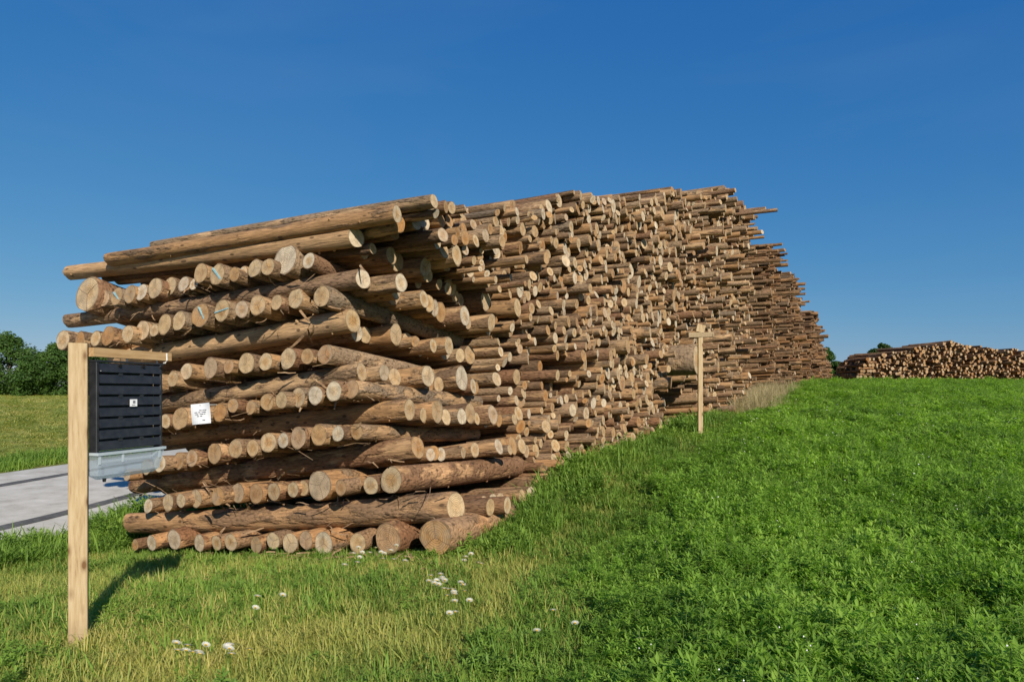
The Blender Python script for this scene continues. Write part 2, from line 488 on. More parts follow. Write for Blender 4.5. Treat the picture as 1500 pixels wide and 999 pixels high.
class MB:
    """collects shapes for ONE mesh"""

    def __init__(s):
        s.v, s.f = [], []

    def add(s, vs_, fs):
        b = len(s.v)
        s.v += [tuple(v) for v in vs_]
        s.f += [tuple(b + i for i in f) for f in fs]
        return s

    def box(s, c, size, rot=None, bev=0.0):
        x, y, z = (q / 2 for q in size)
        c = Vector(c)
        if bev:
            pts = []
            for sz in (-1, 1):
                for a, b in ((-x + bev, -y), (x - bev, -y), (x, -y + bev), (x, y - bev), (x - bev, y), (-x + bev, y), (-x, y - bev), (-x, -y + bev)):
                    pts.append(Vector((a, b, sz * z)))
            fs = [tuple(range(7, -1, -1)), tuple(range(8, 16))] + [(i, (i + 1) % 8, 8 + (i + 1) % 8, 8 + i) for i in range(8)]
        else:
            pts = [Vector((a * x, b * y, d * z)) for d in (-1, 1) for a, b in ((-1, -1), (1, -1), (1, 1), (-1, 1))]
            fs = [(3, 2, 1, 0), (4, 5, 6, 7), (0, 1, 5, 4), (1, 2, 6, 5), (2, 3, 7, 6), (3, 0, 4, 7)]
        if rot is not None:
            pts = [rot @ p for p in pts]
        return s.add([p + c for p in pts], fs)

    def tube(s, pts, radii, n=8, cap=True):
        rings = []
        pts = [Vector(p) for p in pts]
        for i, p in enumerate(pts):
            d = (pts[min(i + 1, len(pts) - 1)] - pts[max(i - 1, 0)]).normalized()
            a = d.orthogonal().normalized()
            b = d.cross(a)
            rings.append([p + (a * math.cos(2 * math.pi * k / n) + b * math.sin(2 * math.pi * k / n)) * radii[i] for k in range(n)])
        vs_ = [q for r_ in rings for q in r_]
        fs = [(i * n + k, i * n + (k + 1) % n, (i + 1) * n + (k + 1) % n, (i + 1) * n + k) for i in range(len(pts) - 1) for k in range(n)]
        if cap:
            fs += [tuple(range(n - 1, -1, -1)), tuple((len(pts) - 1) * n + k for k in range(n))]
        return s.add(vs_, fs)

    def build(s, name, mat, parent=None, smooth=False):
        return link(name, mesh_data(name, s.v, s.f, mat, smooth=smooth), parent)


# ------------------------------------------------------------------ geometry of the place
TH = math.atan(0.51)
SN, CS = math.sin(TH), math.cos(TH)
P0 = np.array([-0.6, 7.5])
EV = np.array([CS, -SN])        # along the logs of the tall stack, towards the field
TV = np.array([SN, CS])         # along the stack, away


def wall_pt(e, t):
    return P0 + EV * e + TV * t


def face_pt(px, py, w=0.0):
    """a point of the stack's end face (set back by w) read off the photograph"""
    r = (px - 750) / 1000.0
    z = (P0 @ TV + w) / (r * SN + CS)
    return np.array([r * z, z, EYE + (575 - py) / 1000.0 * z])


CTRL = np.array([
    (-2.95, 4.65, 0), (0, 4, 0), (-.6, 7.4, -.10), (-1.44, 7.85, -.18), (-3.07, 8.65, -.38), (3, 4, -.02), (0, 0, 0), (-4, 0, -.1), (4, 0, 0.05),
    (0.78, 10.2, .42), (3.1, 14.75, .70), (4.04, 16.6, .82), (7.9, 24.2, 1.04), (12.4, 33, 1.7), (16, 40, 2.05), (30.3, 68, 2.45), (46, 98, 2.6),
    (-5.65, 10.0, -.68), (-6.9, 9.2, -.55), (-5, 6.2, -.22), (-2.2, 6.6, -.12),
    (-8.4, 4, -.35), (-6.2, 15, -.34), (-3.2, 30, -.1), (2.8, 60, .6), (-15.7, 4, -.4), (-13.5, 15, -.31), (-10.5, 30, -.1), (-4.5, 60, .6),
    (-40, 80, 1.35), (-60, 80, 1.35), (-20, 80, 1.4), (-30, 45, .45), (-.6, 19, .1), (8.4, 36.8, 1.2),
    (4.5, 6, .16), (10, 10, .35), (6, 10, .4), (12, 20, .85), (20, 35, 1.75), (25, 48, 2.32), (36, 48, 2.32), (45, 48, 2.3), (30, 60, 2.4), (20, 10, .3), (40, 25, 1.0),
    (-300, 0, 0), (300, 0, 0), (0, 400, 1.5), (-300, 400, 1.3), (300, 400, 2), (0, -200, 0), (150, 100, 2.2), (60, 100, 2.4)])


def tps_k(d2):
    return np.where(d2 > 1e-9, 0.5 * d2 * np.log(np.maximum(d2, 1e-9)), 0.0)


def tps_fit():
    xy = CTRL[:, :2] / 50
    n = len(xy)
    K = tps_k(((xy[:, None] - xy[None]) ** 2).sum(-1)) + 1e-4 * np.eye(n)
    Pm = np.c_[np.ones(n), xy]
    A = np.block([[K, Pm], [Pm.T, np.zeros((3, 3))]])
    return np.linalg.solve(A, np.r_[CTRL[:, 2], np.zeros(3)])


TPSW = tps_fit()


def ground(x, y):
    x = np.atleast_1d(np.asarray(x, float))
    y = np.atleast_1d(np.asarray(y, float))
    q = np.c_[x, y] / 50
    out = np.empty(len(q))
    c = CTRL[:, :2] / 50
    for i in range(0, len(q), 20000):
        s = q[i:i + 20000]
        out[i:i + 20000] = tps_k(((s[:, None] - c[None]) ** 2).sum(-1)) @ TPSW[:len(c)] + TPSW[-3] + s @ TPSW[-2:]
    return out


def g1(x, y):
    return float(ground([x], [y])[0])


def ground_hit(px, py):
    """where the line of sight through a spot of the photograph meets the ground"""
    zs = np.concatenate([np.linspace(2, 30, 1400), np.linspace(30, 120, 900)])
    h = ground((px - 750) / 1000 * zs, zs)
    ray = EYE + (575 - py) / 1000 * zs
    i = int(np.argmax(ray <= h))
    return np.array([(px - 750) / 1000 * zs[i], zs[i], h[i]])


RDIR = np.array([0.196, 0.981])
RNRM = np.array([0.981, -0.196])


def road_n(x, y):
    return np.asarray(x) * RNRM[0] + np.asarray(y) * RNRM[1]


def field_edge(y):
    return np.interp(y, [-5, 4, 6, 9, 20, 33, 60, 120], [-2.5, .35, .8, 1.9, 6.9, 12.9, 27, 60])


# ground sheet
ga = np.linspace(-1, 1, 171)
gx = 42 * np.sinh(ga * 4.2) / math.sinh(4.2) * 14
gb = np.linspace(-0.55, 1, 175)
gy = 12 + 45 * np.sinh(gb * 4.2) / math.sinh(4.2) * 14
XX, YY = np.meshgrid(gx, gy)
ZZ = ground(XX.ravel(), YY.ravel())
nx, ny = len(gx), len(gy)
gv = np.c_[XX.ravel(), YY.ravel(), ZZ]
ii = np.arange(nx * ny).reshape(ny, nx)
gf = np.stack([ii[:-1, :-1], ii[:-1, 1:], ii[1:, 1:], ii[1:, :-1]], -1).reshape(-1, 4)
gm = mesh_data('ground', gv, gf, M['turf'], smooth=True)
at_ = gm.attributes.new('meadow', 'FLOAT', 'POINT')
at_.data.foreach_set('value', np.clip((-14.5 - road_n(gv[:, 0], gv[:, 1])) / 3.0, 0, 1).astype(np.float32))
tag(link('ground', gm), kind='structure')


def strip(name, n0, n1, dz, mat, y0=-12.0, y1=150.0, parent=None, wob=0.0, cross=7):
    vs_, fs = [], []
    N = 220
    for i in range(N):
        s = y0 + (y1 - y0) * (i / (N - 1)) ** 1.6
        for k in range(cross):
            n = n0 + (n1 - n0) * k / (cross - 1) + wob * (math.sin(s * 1.7 + k) + math.sin(s * .63 + 2 * k)) * (1 if k in (0, cross - 1) else 0)
            p = RNRM * n + RDIR * s
            edge = -0.10 if (k in (0, cross - 1) and parent is None) else 0.0
            vs_.append((p[0], p[1], dz + edge))
    a = np.array(vs_)
    a[:, 2] += ground(a[:, 0], a[:, 1])
    for i in range(N - 1):
        for k in range(cross - 1):
            b = i * cross + k
            fs.append((b, b + 1, b + cross + 1, b + cross))
    return link(name, mesh_data(name, a, fs, mat, smooth=True), parent)


road = tag(strip('road', -16.2, -9.0, 0.05, M['road'], wob=0.06, cross=13), kind='structure')
strip('dark_band', -14.18, -13.86, 0.056, M['road_stripe'], parent=road, wob=0.012)  # two darker stripes running along the length of the road
strip('dark_band', -10.66, -10.34, 0.056, M['road_stripe'], parent=road, wob=0.012)


# ------------------------------------------------------------------ logs
LOG_L, LOG_R = 5.0, 0.115


def log_shape(seed, seg=22, rings=15, knots=7):
    """bark tube from x=0 (front end) to x=-5 and its two sawn ends: (verts, faces) x3"""
    q = np.random.default_rng(seed)
    xs = -LOG_L * np.r_[0, 0.006, np.linspace(0.05, 0.95, rings - 4), 0.994, 1.0]
    th = np.linspace(0, 2 * np.pi, seg, endpoint=False)
    ph = q.uniform(0, 6.28, 6)
    amp = q.uniform(0.015, 0.05, 3)
    taper = q.uniform(-0.16, 0.10)
    bend = q.normal(0, 0.012, 2)
    tilt = q.normal(0, 0.09, 2)
    V = []
    for i, x in enumerate(xs):
        f = -x / LOG_L
        rad = LOG_R * (1 + taper * f + amp[0] * np.cos(2 * th + ph[0] + f) + amp[1] * np.cos(3 * th + ph[1] + 3 * f) + amp[2] * 0.7 * np.cos(5 * th + ph[2] + 5 * f) + q.normal(0, 0.012, seg))
        if i in (0, len(xs) - 1):
            rad = rad * 0.985
        cy, cz = bend * math.sin(math.pi * f)
        y, z = cy + rad * np.cos(th), cz + rad * np.sin(th)
        dx = (tilt[0] * y + tilt[1] * z) * (1 if f < 0.02 else 0)
        V += list(zip(x + dx, y, z))
    F = [(i * seg + k, i * seg + (k + 1) % seg, (i + 1) * seg + (k + 1) % seg, (i + 1) * seg + k) for i in range(len(xs) - 1) for k in range(seg)]
    # branch stubs
    for k in range(knots):
        x, a = -q.uniform(0.1, 4.9), q.uniform(0, 6.28)
        r0, hgt = q.uniform(0.010, 0.018), q.uniform(0.010, 0.03)
        ca, sa = math.cos(a), math.sin(a)
        rb = LOG_R * (1 + taper * (-x / LOG_L)) * 0.97
        b = len(V)
        for rr_, hh in ((r0 * 1.3, 0), (r0 * 0.7, hgt)):
            for j in range(5):
                u, w = rr_ * math.cos(j * 1.2566), rr_ * math.sin(j * 1.2566)
                V.append((x + u, (rb + hh) * ca - w * sa, (rb + hh) * sa + w * ca))
        F += [(b + j, b + (j + 1) % 5, b + 5 + (j + 1) % 5, b + 5 + j) for j in range(5)] + [tuple(b + 5 + j for j in range(5))]
    V = np.array(V)

    def cap(ring, flip):
        c = ring.mean(0)
        vv = np.vstack([ring, c + (ring - c) * 0.55, c[None]])
        n = len(ring)
        ff = []
        for k in range(n):
            k2 = (k + 1) % n
            ff += [(k, k2, n + k2, n + k), (n + k, n + k2, 2 * n)]
        if flip:
            ff = [f[::-1] for f in ff]
        return vv, ff
    c0 = cap(V[:seg], True)
    c1 = cap(V[(len(xs) - 1) * seg:len(xs) * seg], False)
    return (V, F[::1]), c0, c1


def flip(fs):
    return [f[::-1] for f in fs]


NVAR = 14
LOGV = []
for k in range(NVAR):
    (bv, bf), (c0v, c0f), (c1v, c1f) = log_shape(100 + k)
    LOGV.append((mesh_data('log_bark', bv, bf, M['bark'], smooth=True), mesh_data('log_end', c0v, c0f, M['cut']), mesh_data('log_end', c1v, c1f, M['cut'])))


def log_matrix(p, d, L, r, roll):
    d = Vector(d).normalized()
    up = Vector((0, 0, 1))
    y = up.cross(d).normalized()
    z = d.cross(y)
    rot = Matrix((d, y, z)).transposed().to_4x4() @ Matrix.Rotation(roll, 4, 'X')
    return Matrix.Translation(Vector(p)) @ rot, Vector((L / LOG_L, r / LOG_R, r / LOG_R))


def make_log(p, d, L, r, label, group, variant=None, chalk=None, bare=False):
    k = random.randrange(NVAR) if variant is None else variant
    o = link('log', None)
    bk = link('bark', LOGV[k][0], o)
    if bare:
        bk.color = (0.0, 1, 1, 1)           # this one has lost most of its bark
    mtx, sc = log_matrix(p, d, L, r, random.uniform(0, 6.28))
    o.matrix_world = mtx @ Matrix.Diagonal(sc).to_4x4()
    link('cut_end', LOGV[k][1], o)
    link('cut_end', LOGV[k][2], o)
    tag(o, label, 'log', group)
    if chalk:
        inv = o.matrix_world.inverted()
        D = Vector(d).normalized()
        side = Vector((0, 0, 1)).cross(D).normalized()
        a = side * chalk[0] + Vector((0, 0, chalk[1]))
        b = side * chalk[2] + Vector((0, 0, chalk[3]))
        n = (b - a).cross(D).normalized() * (0.009 * chalk[4])
        w = [Vector(p) + D * 0.012 + q for q in (a - n, b - n * .7, b + n, a + n * .8)]
        w2 = [q - D * 0.03 for q in w]
        mb = MB()
        mb.add([inv @ q for q in w + w2], [(0, 1, 2, 3), (7, 6, 5, 4), (0, 4, 5, 1), (1, 5, 6, 2), (2, 6, 7, 3), (3, 7, 4, 0)])
        mb.build('chalk_mark', M['blue_chalk'], o)
    return o


ORD = 'first second third fourth fifth sixth seventh eighth ninth tenth eleventh twelfth thirteenth fourteenth fifteenth sixteenth seventeenth eighteenth nineteenth twentieth'.split()
ORD += ['twenty-' + w for w in ORD[:9]] + ['thirtieth']
LAY = ['bottom', 'second', 'third', 'fourth', 'fifth', 'sixth', 'seventh', 'eighth', 'ninth', 'tenth', 'eleventh', 'twelfth', 'thirteenth', 'fourteenth', 'fifteenth', 'sixteenth']

# end-on rows of the crisscross stack: layer -> (x, y, radius) of each sawn end as read off the photograph
ROWS = {
    1: [(198, 798, 8), (222, 795, 11), (255, 790, 14), (292, 795, 12), (317, 795, 11), (338, 794, 12), (375, 798, 12), (400, 792, 12), (425, 795, 14), (448, 791, 13), (474, 796, 17), (524, 795, 14), (568, 789, 22), (638, 787, 26)],
    3: [(217, 741, 10), (246, 736, 12), (265, 733, 10), (287, 730, 13), (319, 727, 13), (348, 722, 14), (375, 723, 14), (401, 720, 13), (429, 717, 11), (444, 715, 11), (468, 711, 21), (499, 714, 11), (522, 709, 10), (543, 711, 13), (573, 703, 19)],
    5: [(186, 696, 8), (214, 684, 11), (234, 679, 12), (262, 675, 12), (281, 671, 12), (314, 664, 15), (345, 657, 13), (370, 656, 12), (393, 648, 14), (415, 645, 11), (437, 641, 16), (467, 637, 15), (495, 635, 11), (522, 632, 11)],
    7: [(200, 628, 11), (222, 622, 11), (242, 617, 10), (264, 613, 16), (295, 608, 12), (322, 604, 13), (341, 594, 10), (367, 597, 10), (391, 589, 12), (412, 586, 12), (437, 582, 14), (462, 579, 13), (489, 573, 14), (515, 570, 13)],
    9: [(170, 571, 12), (200, 563, 12), (228, 559, 12), (253, 555, 11), (273, 544, 12), (308, 539, 15), (335, 537, 10), (361, 532, 15), (389, 530, 13), (422, 525, 15), (450, 522, 11), (476, 519, 14)],
    11: [(92, 498, 14), (117, 497, 11), (140, 496, 11), (158, 492, 14), (187, 489, 12), (209, 484, 14), (226, 484, 9), (241, 475, 15), (262, 470, 14), (293, 462, 17), (325, 455, 16), (354, 453, 12), (377, 447, 14), (405, 443, 11), (433, 437, 15), (471, 434, 15)],
    13: [(128, 431, 25), (151, 437, 12), (171, 434, 13), (190, 431, 13), (207, 428, 12), (227, 422, 15), (249, 419, 13), (269, 416, 11), (284, 416, 9), (294, 400, 14), (318, 402, 15), (343, 402, 10), (356, 398, 8), (373, 393, 13), (392, 391, 12), (418, 380, 22), (452, 382, 12)],
}
# front logs of the crosswise layers: layer -> (x, y) of left end, (x, y) and radius of right end, extra set-back
LONG = {
    2: [(193, 765, 668, 742, 21)],
    4: [(199, 711, 612, 655, 18)],
    6: [(236, 642, 600, 600, 17)],
    8: [(196, 598, 530, 545, 15)],
    10: [(170, 526, 517, 470, 19)],
    12: [(101, 470, 532, 409, 15)],
    14: [(103, 400, 522, 348, 16)],
}
NDIR = (-TV[0], -TV[1], 0.0)
DIP = {1: 0, 2: .08, 3: .12, 4: .18, 5: .19, 6: .2, 7: .2, 8: .22, 9: .3, 10: .36, 11: .39, 12: .42, 13: .48, 14: .52}   # fall over 3 m
G_END = 'end-on logs of the crisscross stack'
G_LONG = 'crosswise logs of the crisscross stack'
count_ind = 0
CHALK = {(13, 2): (-.06, .05, .06, -.05, 1.3), (13, 10): (-.07, .07, .07, -.06, 1.5), (13, 12): (-.05, .05, .05, -.05, 1.8), (11, 10): (-.1, -.02, .1, .02, 1.0), (11, 9): (-.02, .08, .06, -.04, .8)}
for lay, row in ROWS.items():
    for j, (px, py, pr) in enumerate(row):
        w = rng.normal(-0.08, 0.06)
        p = face_pt(px, py, w)
        r = pr * p[1] / 1000.0 * 1.06
        big = ''
        if pr >= 21:
            big = 'very thick '
        yaw = rng.normal(0, 0.035)
        d = (NDIR[0] * math.cos(yaw) - NDIR[1] * math.sin(yaw), NDIR[0] * math.sin(yaw) + NDIR[1] * math.cos(yaw), DIP[lay] / 3 + rng.normal(0, 0.01))
        ln = rng.uniform(2.75, 3.05)
        if lay == 3 and j == len(row) - 1:
            lab = 'thick brown log at the corner of the third layer, bark side facing the field'
        elif lay == 1 and j == len(row) - 1:
            lab = 'very thick grey log end at the field-side bottom corner of the crisscross stack'
        else:
            lab = '%s%s log end from the road side, %s layer up in the crisscross stack' % (ORD[j], ' ' + big.strip() if big else '', LAY[lay - 1])
            if lay == 1:
                lab = lab.replace('bottom layer up in', 'bottom layer of')
        ch = CHALK.get((lay, j))
        make_log(p, d, ln, r, lab, G_END, chalk=[c * r / 0.12 for c in ch[:4]] + [ch[4]] if ch else None)
        count_ind += 1

LAYZ = {}
for lay, lst in LONG.items():
    for (xl, yl, xr, yr, pr) in lst:
        r0 = pr * 7.9 / 1000.0
        w0 = {2: 0.06, 4: 0.36, 6: 0.40, 8: 0.06, 10: 0.14, 12: 0.06, 14: 0.0}[lay] + r0
        A = face_pt(xl, yl, w0)
        B = face_pt(xr, yr, w0)
        d = B - A
        L = float(np.linalg.norm(d))
        make_log(B, d, L, r0, 'front log lying crosswise in the %s layer up of the crisscross stack' % LAY[lay - 1], G_LONG, bare=lay in (10, 14))
        count_ind += 1
        w = w0 + r0
        sA = float((B[:2] - P0) @ EV)
        j = 0
        while w < 2.95:
            r = float(np.clip(rng.normal(0.115, 0.028), 0.07, 0.19))
            if w + 2 * r > 3.1:
                break
            wc = w + r
            w += 2 * r * 0.98
            f = wc / 3.0
            e = sA + (0.18 if sA < -.2 else 0.0) * f + rng.normal(0, 0.12)
            if rng.random() < 0.15:
                e += rng.uniform(0.1, 0.3)
            zr = B[2] + (e - sA) * d[2] / max(np.linalg.norm(d[:2]), 1e-3)
            p2 = wall_pt(e, wc)
            dd = np.array([EV[0], EV[1], d[2] / np.linalg.norm(d[:2])]) + np.array([rng.normal(0, .012), rng.normal(0, .012), rng.normal(0, .004)])
            zz = zr - r0 + r + rng.normal(0, 0.012) - DIP[lay] * f
            make_log((p2[0], p2[1], zz), dd, rng.uniform(4.8, 5.3), r, '%s crosswise log behind the front one, %s layer up of the crisscross stack' % (ORD[j], LAY[lay - 1]), G_LONG)
            count_ind += 1
            j += 1
        LAYZ[lay] = (float(B[2]), sA, float(d[2] / np.linalg.norm(d[:2])), r0)

# ------------------------------------------------------------------ the tall stack: logs dropped one by one against its cross-section
TOPT = np.array([-0.05, 1.1, 4.3, 10.7, 16.3, 24.7, 36.5, 68, 101])
TOPZ = np.array([3.80, 4.10, 5.0, 6.70, 8.25, 8.5, 8.45, 7.05, 5.0])
LEDGE = LAYZ[14][0] + 0.10


def base_z(t):
    q = P0[None] + np.outer(np.atleast_1d(t), TV)
    return ground(q[:, 0], q[:, 1])


tt_ = np.linspace(-1, 110, 800)
bz_ = base_z(tt_)


SECT = np.array([20.4, 25.2, 29.4, 34.5, 41.0, 50.0, 62.0])        # the tall stack is a row of stacks set end to end
SECT_E = [0.0, -0.55, 0.25, -0.5, 0.35, -0.4, 0.5, 0.0]
SECT_T = [0.0, -0.45, 0.0, -0.6, 0.1, -0.5, 0.2, 0.0]


def drop_logs(t0, t1, top, floor, rmean, rsd, ledge_t=None, ledge_z=0.0, seed=3, special=None):
    q = np.random.default_rng(seed)
    BW = 0.5
    nb = int((t1 - t0) / BW) + 2
    bins = [[] for _ in range(nb)]
    out = []
    full = np.zeros(nb, int)
    done_special = [False] * len(special or [])
    active = list(range(nb))
    while active:
        slack = 1.0 + 0.24 * q.random() ** 2
        b = active[q.integers(len(active))]
        tc = t0 + (b + q.random()) * BW
        k = 1.0 + max(0.0, tc - 40) * 0.012
        r = float(np.clip(q.normal(rmean, rsd), 0.042, 0.22)) * k
        if q.random() < 0.05:
            r = min(r * 1.6, 0.24 * k)
        near = [c for bb in range(max(0, b - 2), min(nb, b + 3)) for c in bins[bb][-14:]]
        ts = np.clip(tc + np.linspace(-0.45, 0.45, 31), t0 + r, t1 - r)

        def support(r_):
            S = np.interp(ts, tt_, floor) + r_
            if ledge_t is not None:
                S = np.where(ts < ledge_t + r_, np.maximum(S, ledge_z - DIP[14] * np.clip(ts, 0, 3) / 3 + r_), S)
            if near:
                a = np.array(near)
                d2 = (r_ * slack + a[:, 2])[:, None] ** 2 - (ts[None] - a[:, 0][:, None]) ** 2
                S = np.maximum(S, np.where(d2 > 0, a[:, 1][:, None] + np.sqrt(np.maximum(d2, 0)), -9).max(0))
            return S
        S = support(r)
        i = int(np.argmin(S))
        flag = 0
        for n_, (st, sz, sr) in enumerate(special or []):
            if not done_special[n_] and abs(ts[i] - st) < 0.35 and S[i] > sz - 0.12:
                done_special[n_] = True
                r = sr
                S = support(r)
                i = int(np.argmin(np.abs(ts - st)))
                flag = n_ + 1
        T = float(np.interp(ts[i], TOPT if top is None else top[0], TOPZ if top is None else top[1]))
        if top is None:
            T += SECT_T[int(np.searchsorted(SECT, ts[i]))]
        T += 0.16 * math.sin(ts[i] * 2.1) * math.sin(ts[i] * .77 + 1)
        if S[i] > T:
            full[b] += 1
            if full[b] > 5:
                active.remove(b)
            continue
        c = (float(ts[i]), float(S[i]), r, flag)
        out.append(c)
        bb = min(nb - 1, int((c[0] - t0) / BW))
        bins[bb].append(c[:3])
    return out


SPECIAL = [(9.5, 2.3, 0.35), (0.75, 3.95, 0.21), (2.4, 4.6, 0.2)]
circ = drop_logs(-0.05, 100.0, None, bz_ - 0.05, 0.072, 0.024, 3.02, LEDGE, 3, SPECIAL)


CRIB_Z = [LAYZ[k][0] - DIP[k] for k in sorted(LAYZ)]
CRIB_E = [LAYZ[k][1] + 0.12 for k in sorted(LAYZ)]


def stick_out(t, h, flag, q):
    lean = -0.95 * min(1.0, max(0.0, (h - 2.0) / 1.5)) * min(1.0, max(0.0, (9.5 - t) / 6.0))
    lean = min(lean, float(np.interp(h, CRIB_Z, CRIB_E)) * min(1.0, max(0.0, 1 - (t - 3) / 2.6)))
    if t < 3.0:
        e = -1.0 + q.normal(0, 0.15)
        return e + (0.25 if q.random() < 0.1 else 0)
    e = lean + SECT_E[int(np.searchsorted(SECT, t))] + q.normal(-0.03, float(np.interp(t, [3, 8, 15], [0.055, 0.07, 0.13]))) + 0.08 * math.sin(t * 1.9 + 1.3 * math.sin(h * 1.6)) * math.sin(h * 2.3 + t * .7)
    u = q.random()
    if u < 0.07:
        e += q.uniform(0.08, 0.3)
    elif u < 0.20:
        e -= q.uniform(0.1, 0.5)
    if t > 11 and q.random() < 0.07:
        e += q.uniform(0.2, 0.7)
    g = h - float(np.interp(t, tt_, bz_))
    if 9.0 < t < 12.2 and g < 1.25:
        e -= 2.1
    if 9.9 < t < 10.9 and 1.2 < g < 1.9:
        e -= 0.6
    if 17.2 < t < 20.4 and g > 2.5:
        e += 0.35 * q.random()
    if flag == 1:
        e = 0.6
    return e


inst = []
q = np.random.default_rng(11)
for (t, h, r, flag) in circ:
    if np.min(np.abs(SECT - 0.15 * np.sin(h * 2.1) - t)) < np.interp(t, [20, 40], [0.42, 0.7]):
        continue                        # a slot between two stacks
    e = stick_out(t, h, flag, q)
    p = wall_pt(e, t)
    g = h - float(np.interp(t, tt_, bz_))
    tilt = 0.075 * math.exp(-g / 2.2) + q.normal(0, 0.012)
    yw = q.normal(0, .04) if q.random() < .85 else q.normal(0, .10)
    d = np.array([EV[0] - EV[1] * yw, EV[1] + EV[0] * yw, tilt])
    d /= np.linalg.norm(d)
    inst.append([p[0], p[1], h, d, float(q.uniform(4.7, 5.3)), r, t, e, g, flag])
# a few single logs that stick far out of the stack's outline
for (t, zz, extra) in ((17.6, 7.75, 1.5), (24.0, 7.3, 1.0), (29.5, 6.6, 1.3), (40.0, 5.2, 2.2), (52, 4.2, 1.2), (15.6, 5.1, 0.9), (19.5, 3.4, 1.3)):
    i = min(range(len(inst)), key=lambda i: (inst[i][6] - t) ** 2 + (inst[i][2] - zz) ** 2)
    it = inst[i]
    dp = EV * (extra - it[7])
    it[0] += dp[0]
    it[1] += dp[1]
    it[7] = extra
# the ones that show largest are single objects
NEED = max(0, 300 - count_ind)
order = sorted(range(len(inst)), key=lambda i: -(inst[i][5] / (inst[i][1]) * (1.0 if inst[i][7] > -0.25 or inst[i][6] < 3 else 0.3)) - (5 if inst[i][9] == 1 else 0))
single = set(order[:NEED])
for i in sorted(single):
    x, y, h, d, L, r, t, e, g, flag = inst[i]
    grp = 'log ends in the tall stack'
    if flag == 1:
        lab, grp = 'very thick log with brown bark jutting from the tall stack behind the thin stake', None
    elif t < 3.0 and h > LEDGE:
        lab = 'log in the loose top heap lying over the crisscross stack'
        grp = 'logs heaped over the crisscross stack'
    else:
        lv = min(range(2, 15, 2), key=lambda k: abs(LAYZ[k][0] - h))
        if h > LAYZ[14][0] + 0.25:
            lab = 'log end in the tall stack, above the level of the crisscross layers'
        else:
            lab = 'log end in the tall stack, level with the %s layer of the crisscross stack' % LAY[lv - 1]
        grp = lab.split(',')[1].strip() + ' logs of the tall stack'
    make_log((x, y, h), d, L, r, lab, grp)


# ------------------------------------------------------------------ many alike pieces as one 'stuff' object (geometry nodes over its own points)
def scatter(name, pts, eul, scl, idx, protos, label, cat=None, kind='stuff', parent=None):
    me = bpy.data.meshes.new(name)
    n = len(pts)
    me.vertices.add(n)
    me.vertices.foreach_set('co', np.asarray(pts, np.float32).ravel())
    a = me.attributes.new('turn', 'FLOAT_VECTOR', 'POINT')
    a.data.foreach_set('vector', np.asarray(eul, np.float32).ravel())
    a = me.attributes.new('size', 'FLOAT_VECTOR', 'POINT')
    a.data.foreach_set('vector', np.asarray(scl, np.float32).ravel())
    a = me.attributes.new('pick', 'INT', 'POINT')
    a.data.foreach_set('value', np.asarray(idx, np.int32))
    o = link(name, me, parent)
    ng = bpy.data.node_groups.new(name + '_nodes', 'GeometryNodeTree')
    ng.interface.new_socket('Geometry', in_out='INPUT', socket_type='NodeSocketGeometry')
    ng.interface.new_socket('Geometry', in_out='OUTPUT', socket_type='NodeSocketGeometry')
    N, Lk = ng.nodes, ng.links
    gi, go = N.new('NodeGroupInput'), N.new('NodeGroupOutput')
    m2p = N.new('GeometryNodeMeshToPoints')
    iop = N.new('GeometryNodeInstanceOnPoints')
    iop.inputs['Pick Instance'].default_value = True
    jn = N.new('GeometryNodeJoinGeometry')
    for pr in reversed(protos):
        ob = N.new('GeometryNodeObjectInfo')
        ob.inputs['Object'].default_value = pr
        ob.inputs['As Instance'].default_value = False
        g2i = N.new('GeometryNodeGeometryToInstance')
        Lk.new(ob.outputs['Geometry'], g2i.inputs[0])
        Lk.new(g2i.outputs[0], jn.inputs[0])

    def att(nm, typ):
        x = N.new('GeometryNodeInputNamedAttribute')
        x.data_type = typ
        x.inputs['Name'].default_value = nm
        return x.outputs['Attribute']
    e2r = N.new('FunctionNodeEulerToRotation')
    Lk.new(att('turn', 'FLOAT_VECTOR'), e2r.inputs[0])
    Lk.new(gi.outputs[0], m2p.inputs[0])
    Lk.new(m2p.outputs[0], iop.inputs['Points'])
    Lk.new(jn.outputs[0], iop.inputs['Instance'])
    Lk.new(att('pick', 'INT'), iop.inputs['Instance Index'])
    Lk.new(e2r.outputs[0], iop.inputs['Rotation'])
    Lk.new(att('size', 'FLOAT_VECTOR'), iop.inputs['Scale'])
    Lk.new(iop.outputs[0], go.inputs[0])
    md = o.modifiers.new('scatter', 'NODES')
    md.node_group = ng
    return tag(o, label, cat, kind=kind)


def proto(name, verts, faces, mats, midx=None, smooth=False):
    return bpy.data.objects.new(name, mesh_data(name, verts, faces, mats, midx, smooth))   # a shape only, never linked to the scene


LOGP, LOGF, LOGD = [], [], []
for k in range(8):
    (bv, bf), (c0v, c0f), (c1v, c1f) = log_shape(300 + k, seg=14, rings=9, knots=5)
    V = np.vstack([bv, c0v, c1v])
    F = list(bf) + [tuple(i + len(bv) for i in f) for f in c0f] + [tuple(i + len(bv) + len(c0v) for i in f) for f in c1f]
    ob = proto('log_shape', V, F, [M['bark'], M['cut']], [0] * len(bf) + [1] * (len(c0f) + len(c1f)))
    sm = [True] * len(bf) + [False] * (len(c0f) + len(c1f))
    ob.data.polygons.foreach_set('use_smooth', sm)
    LOGP.append(ob)
    of = ob.copy()
    of.data = ob.data.copy()
    of.data.materials[0] = M['bark_old']
    of.data.materials[1] = M['cut_old']
    LOGF.append(of)
    od = of.copy()
    od.data = ob.data.copy()
    od.data.materials[0] = M['bark_dark']
    od.data.materials[1] = M['cut_dark']
    LOGD.append(od)


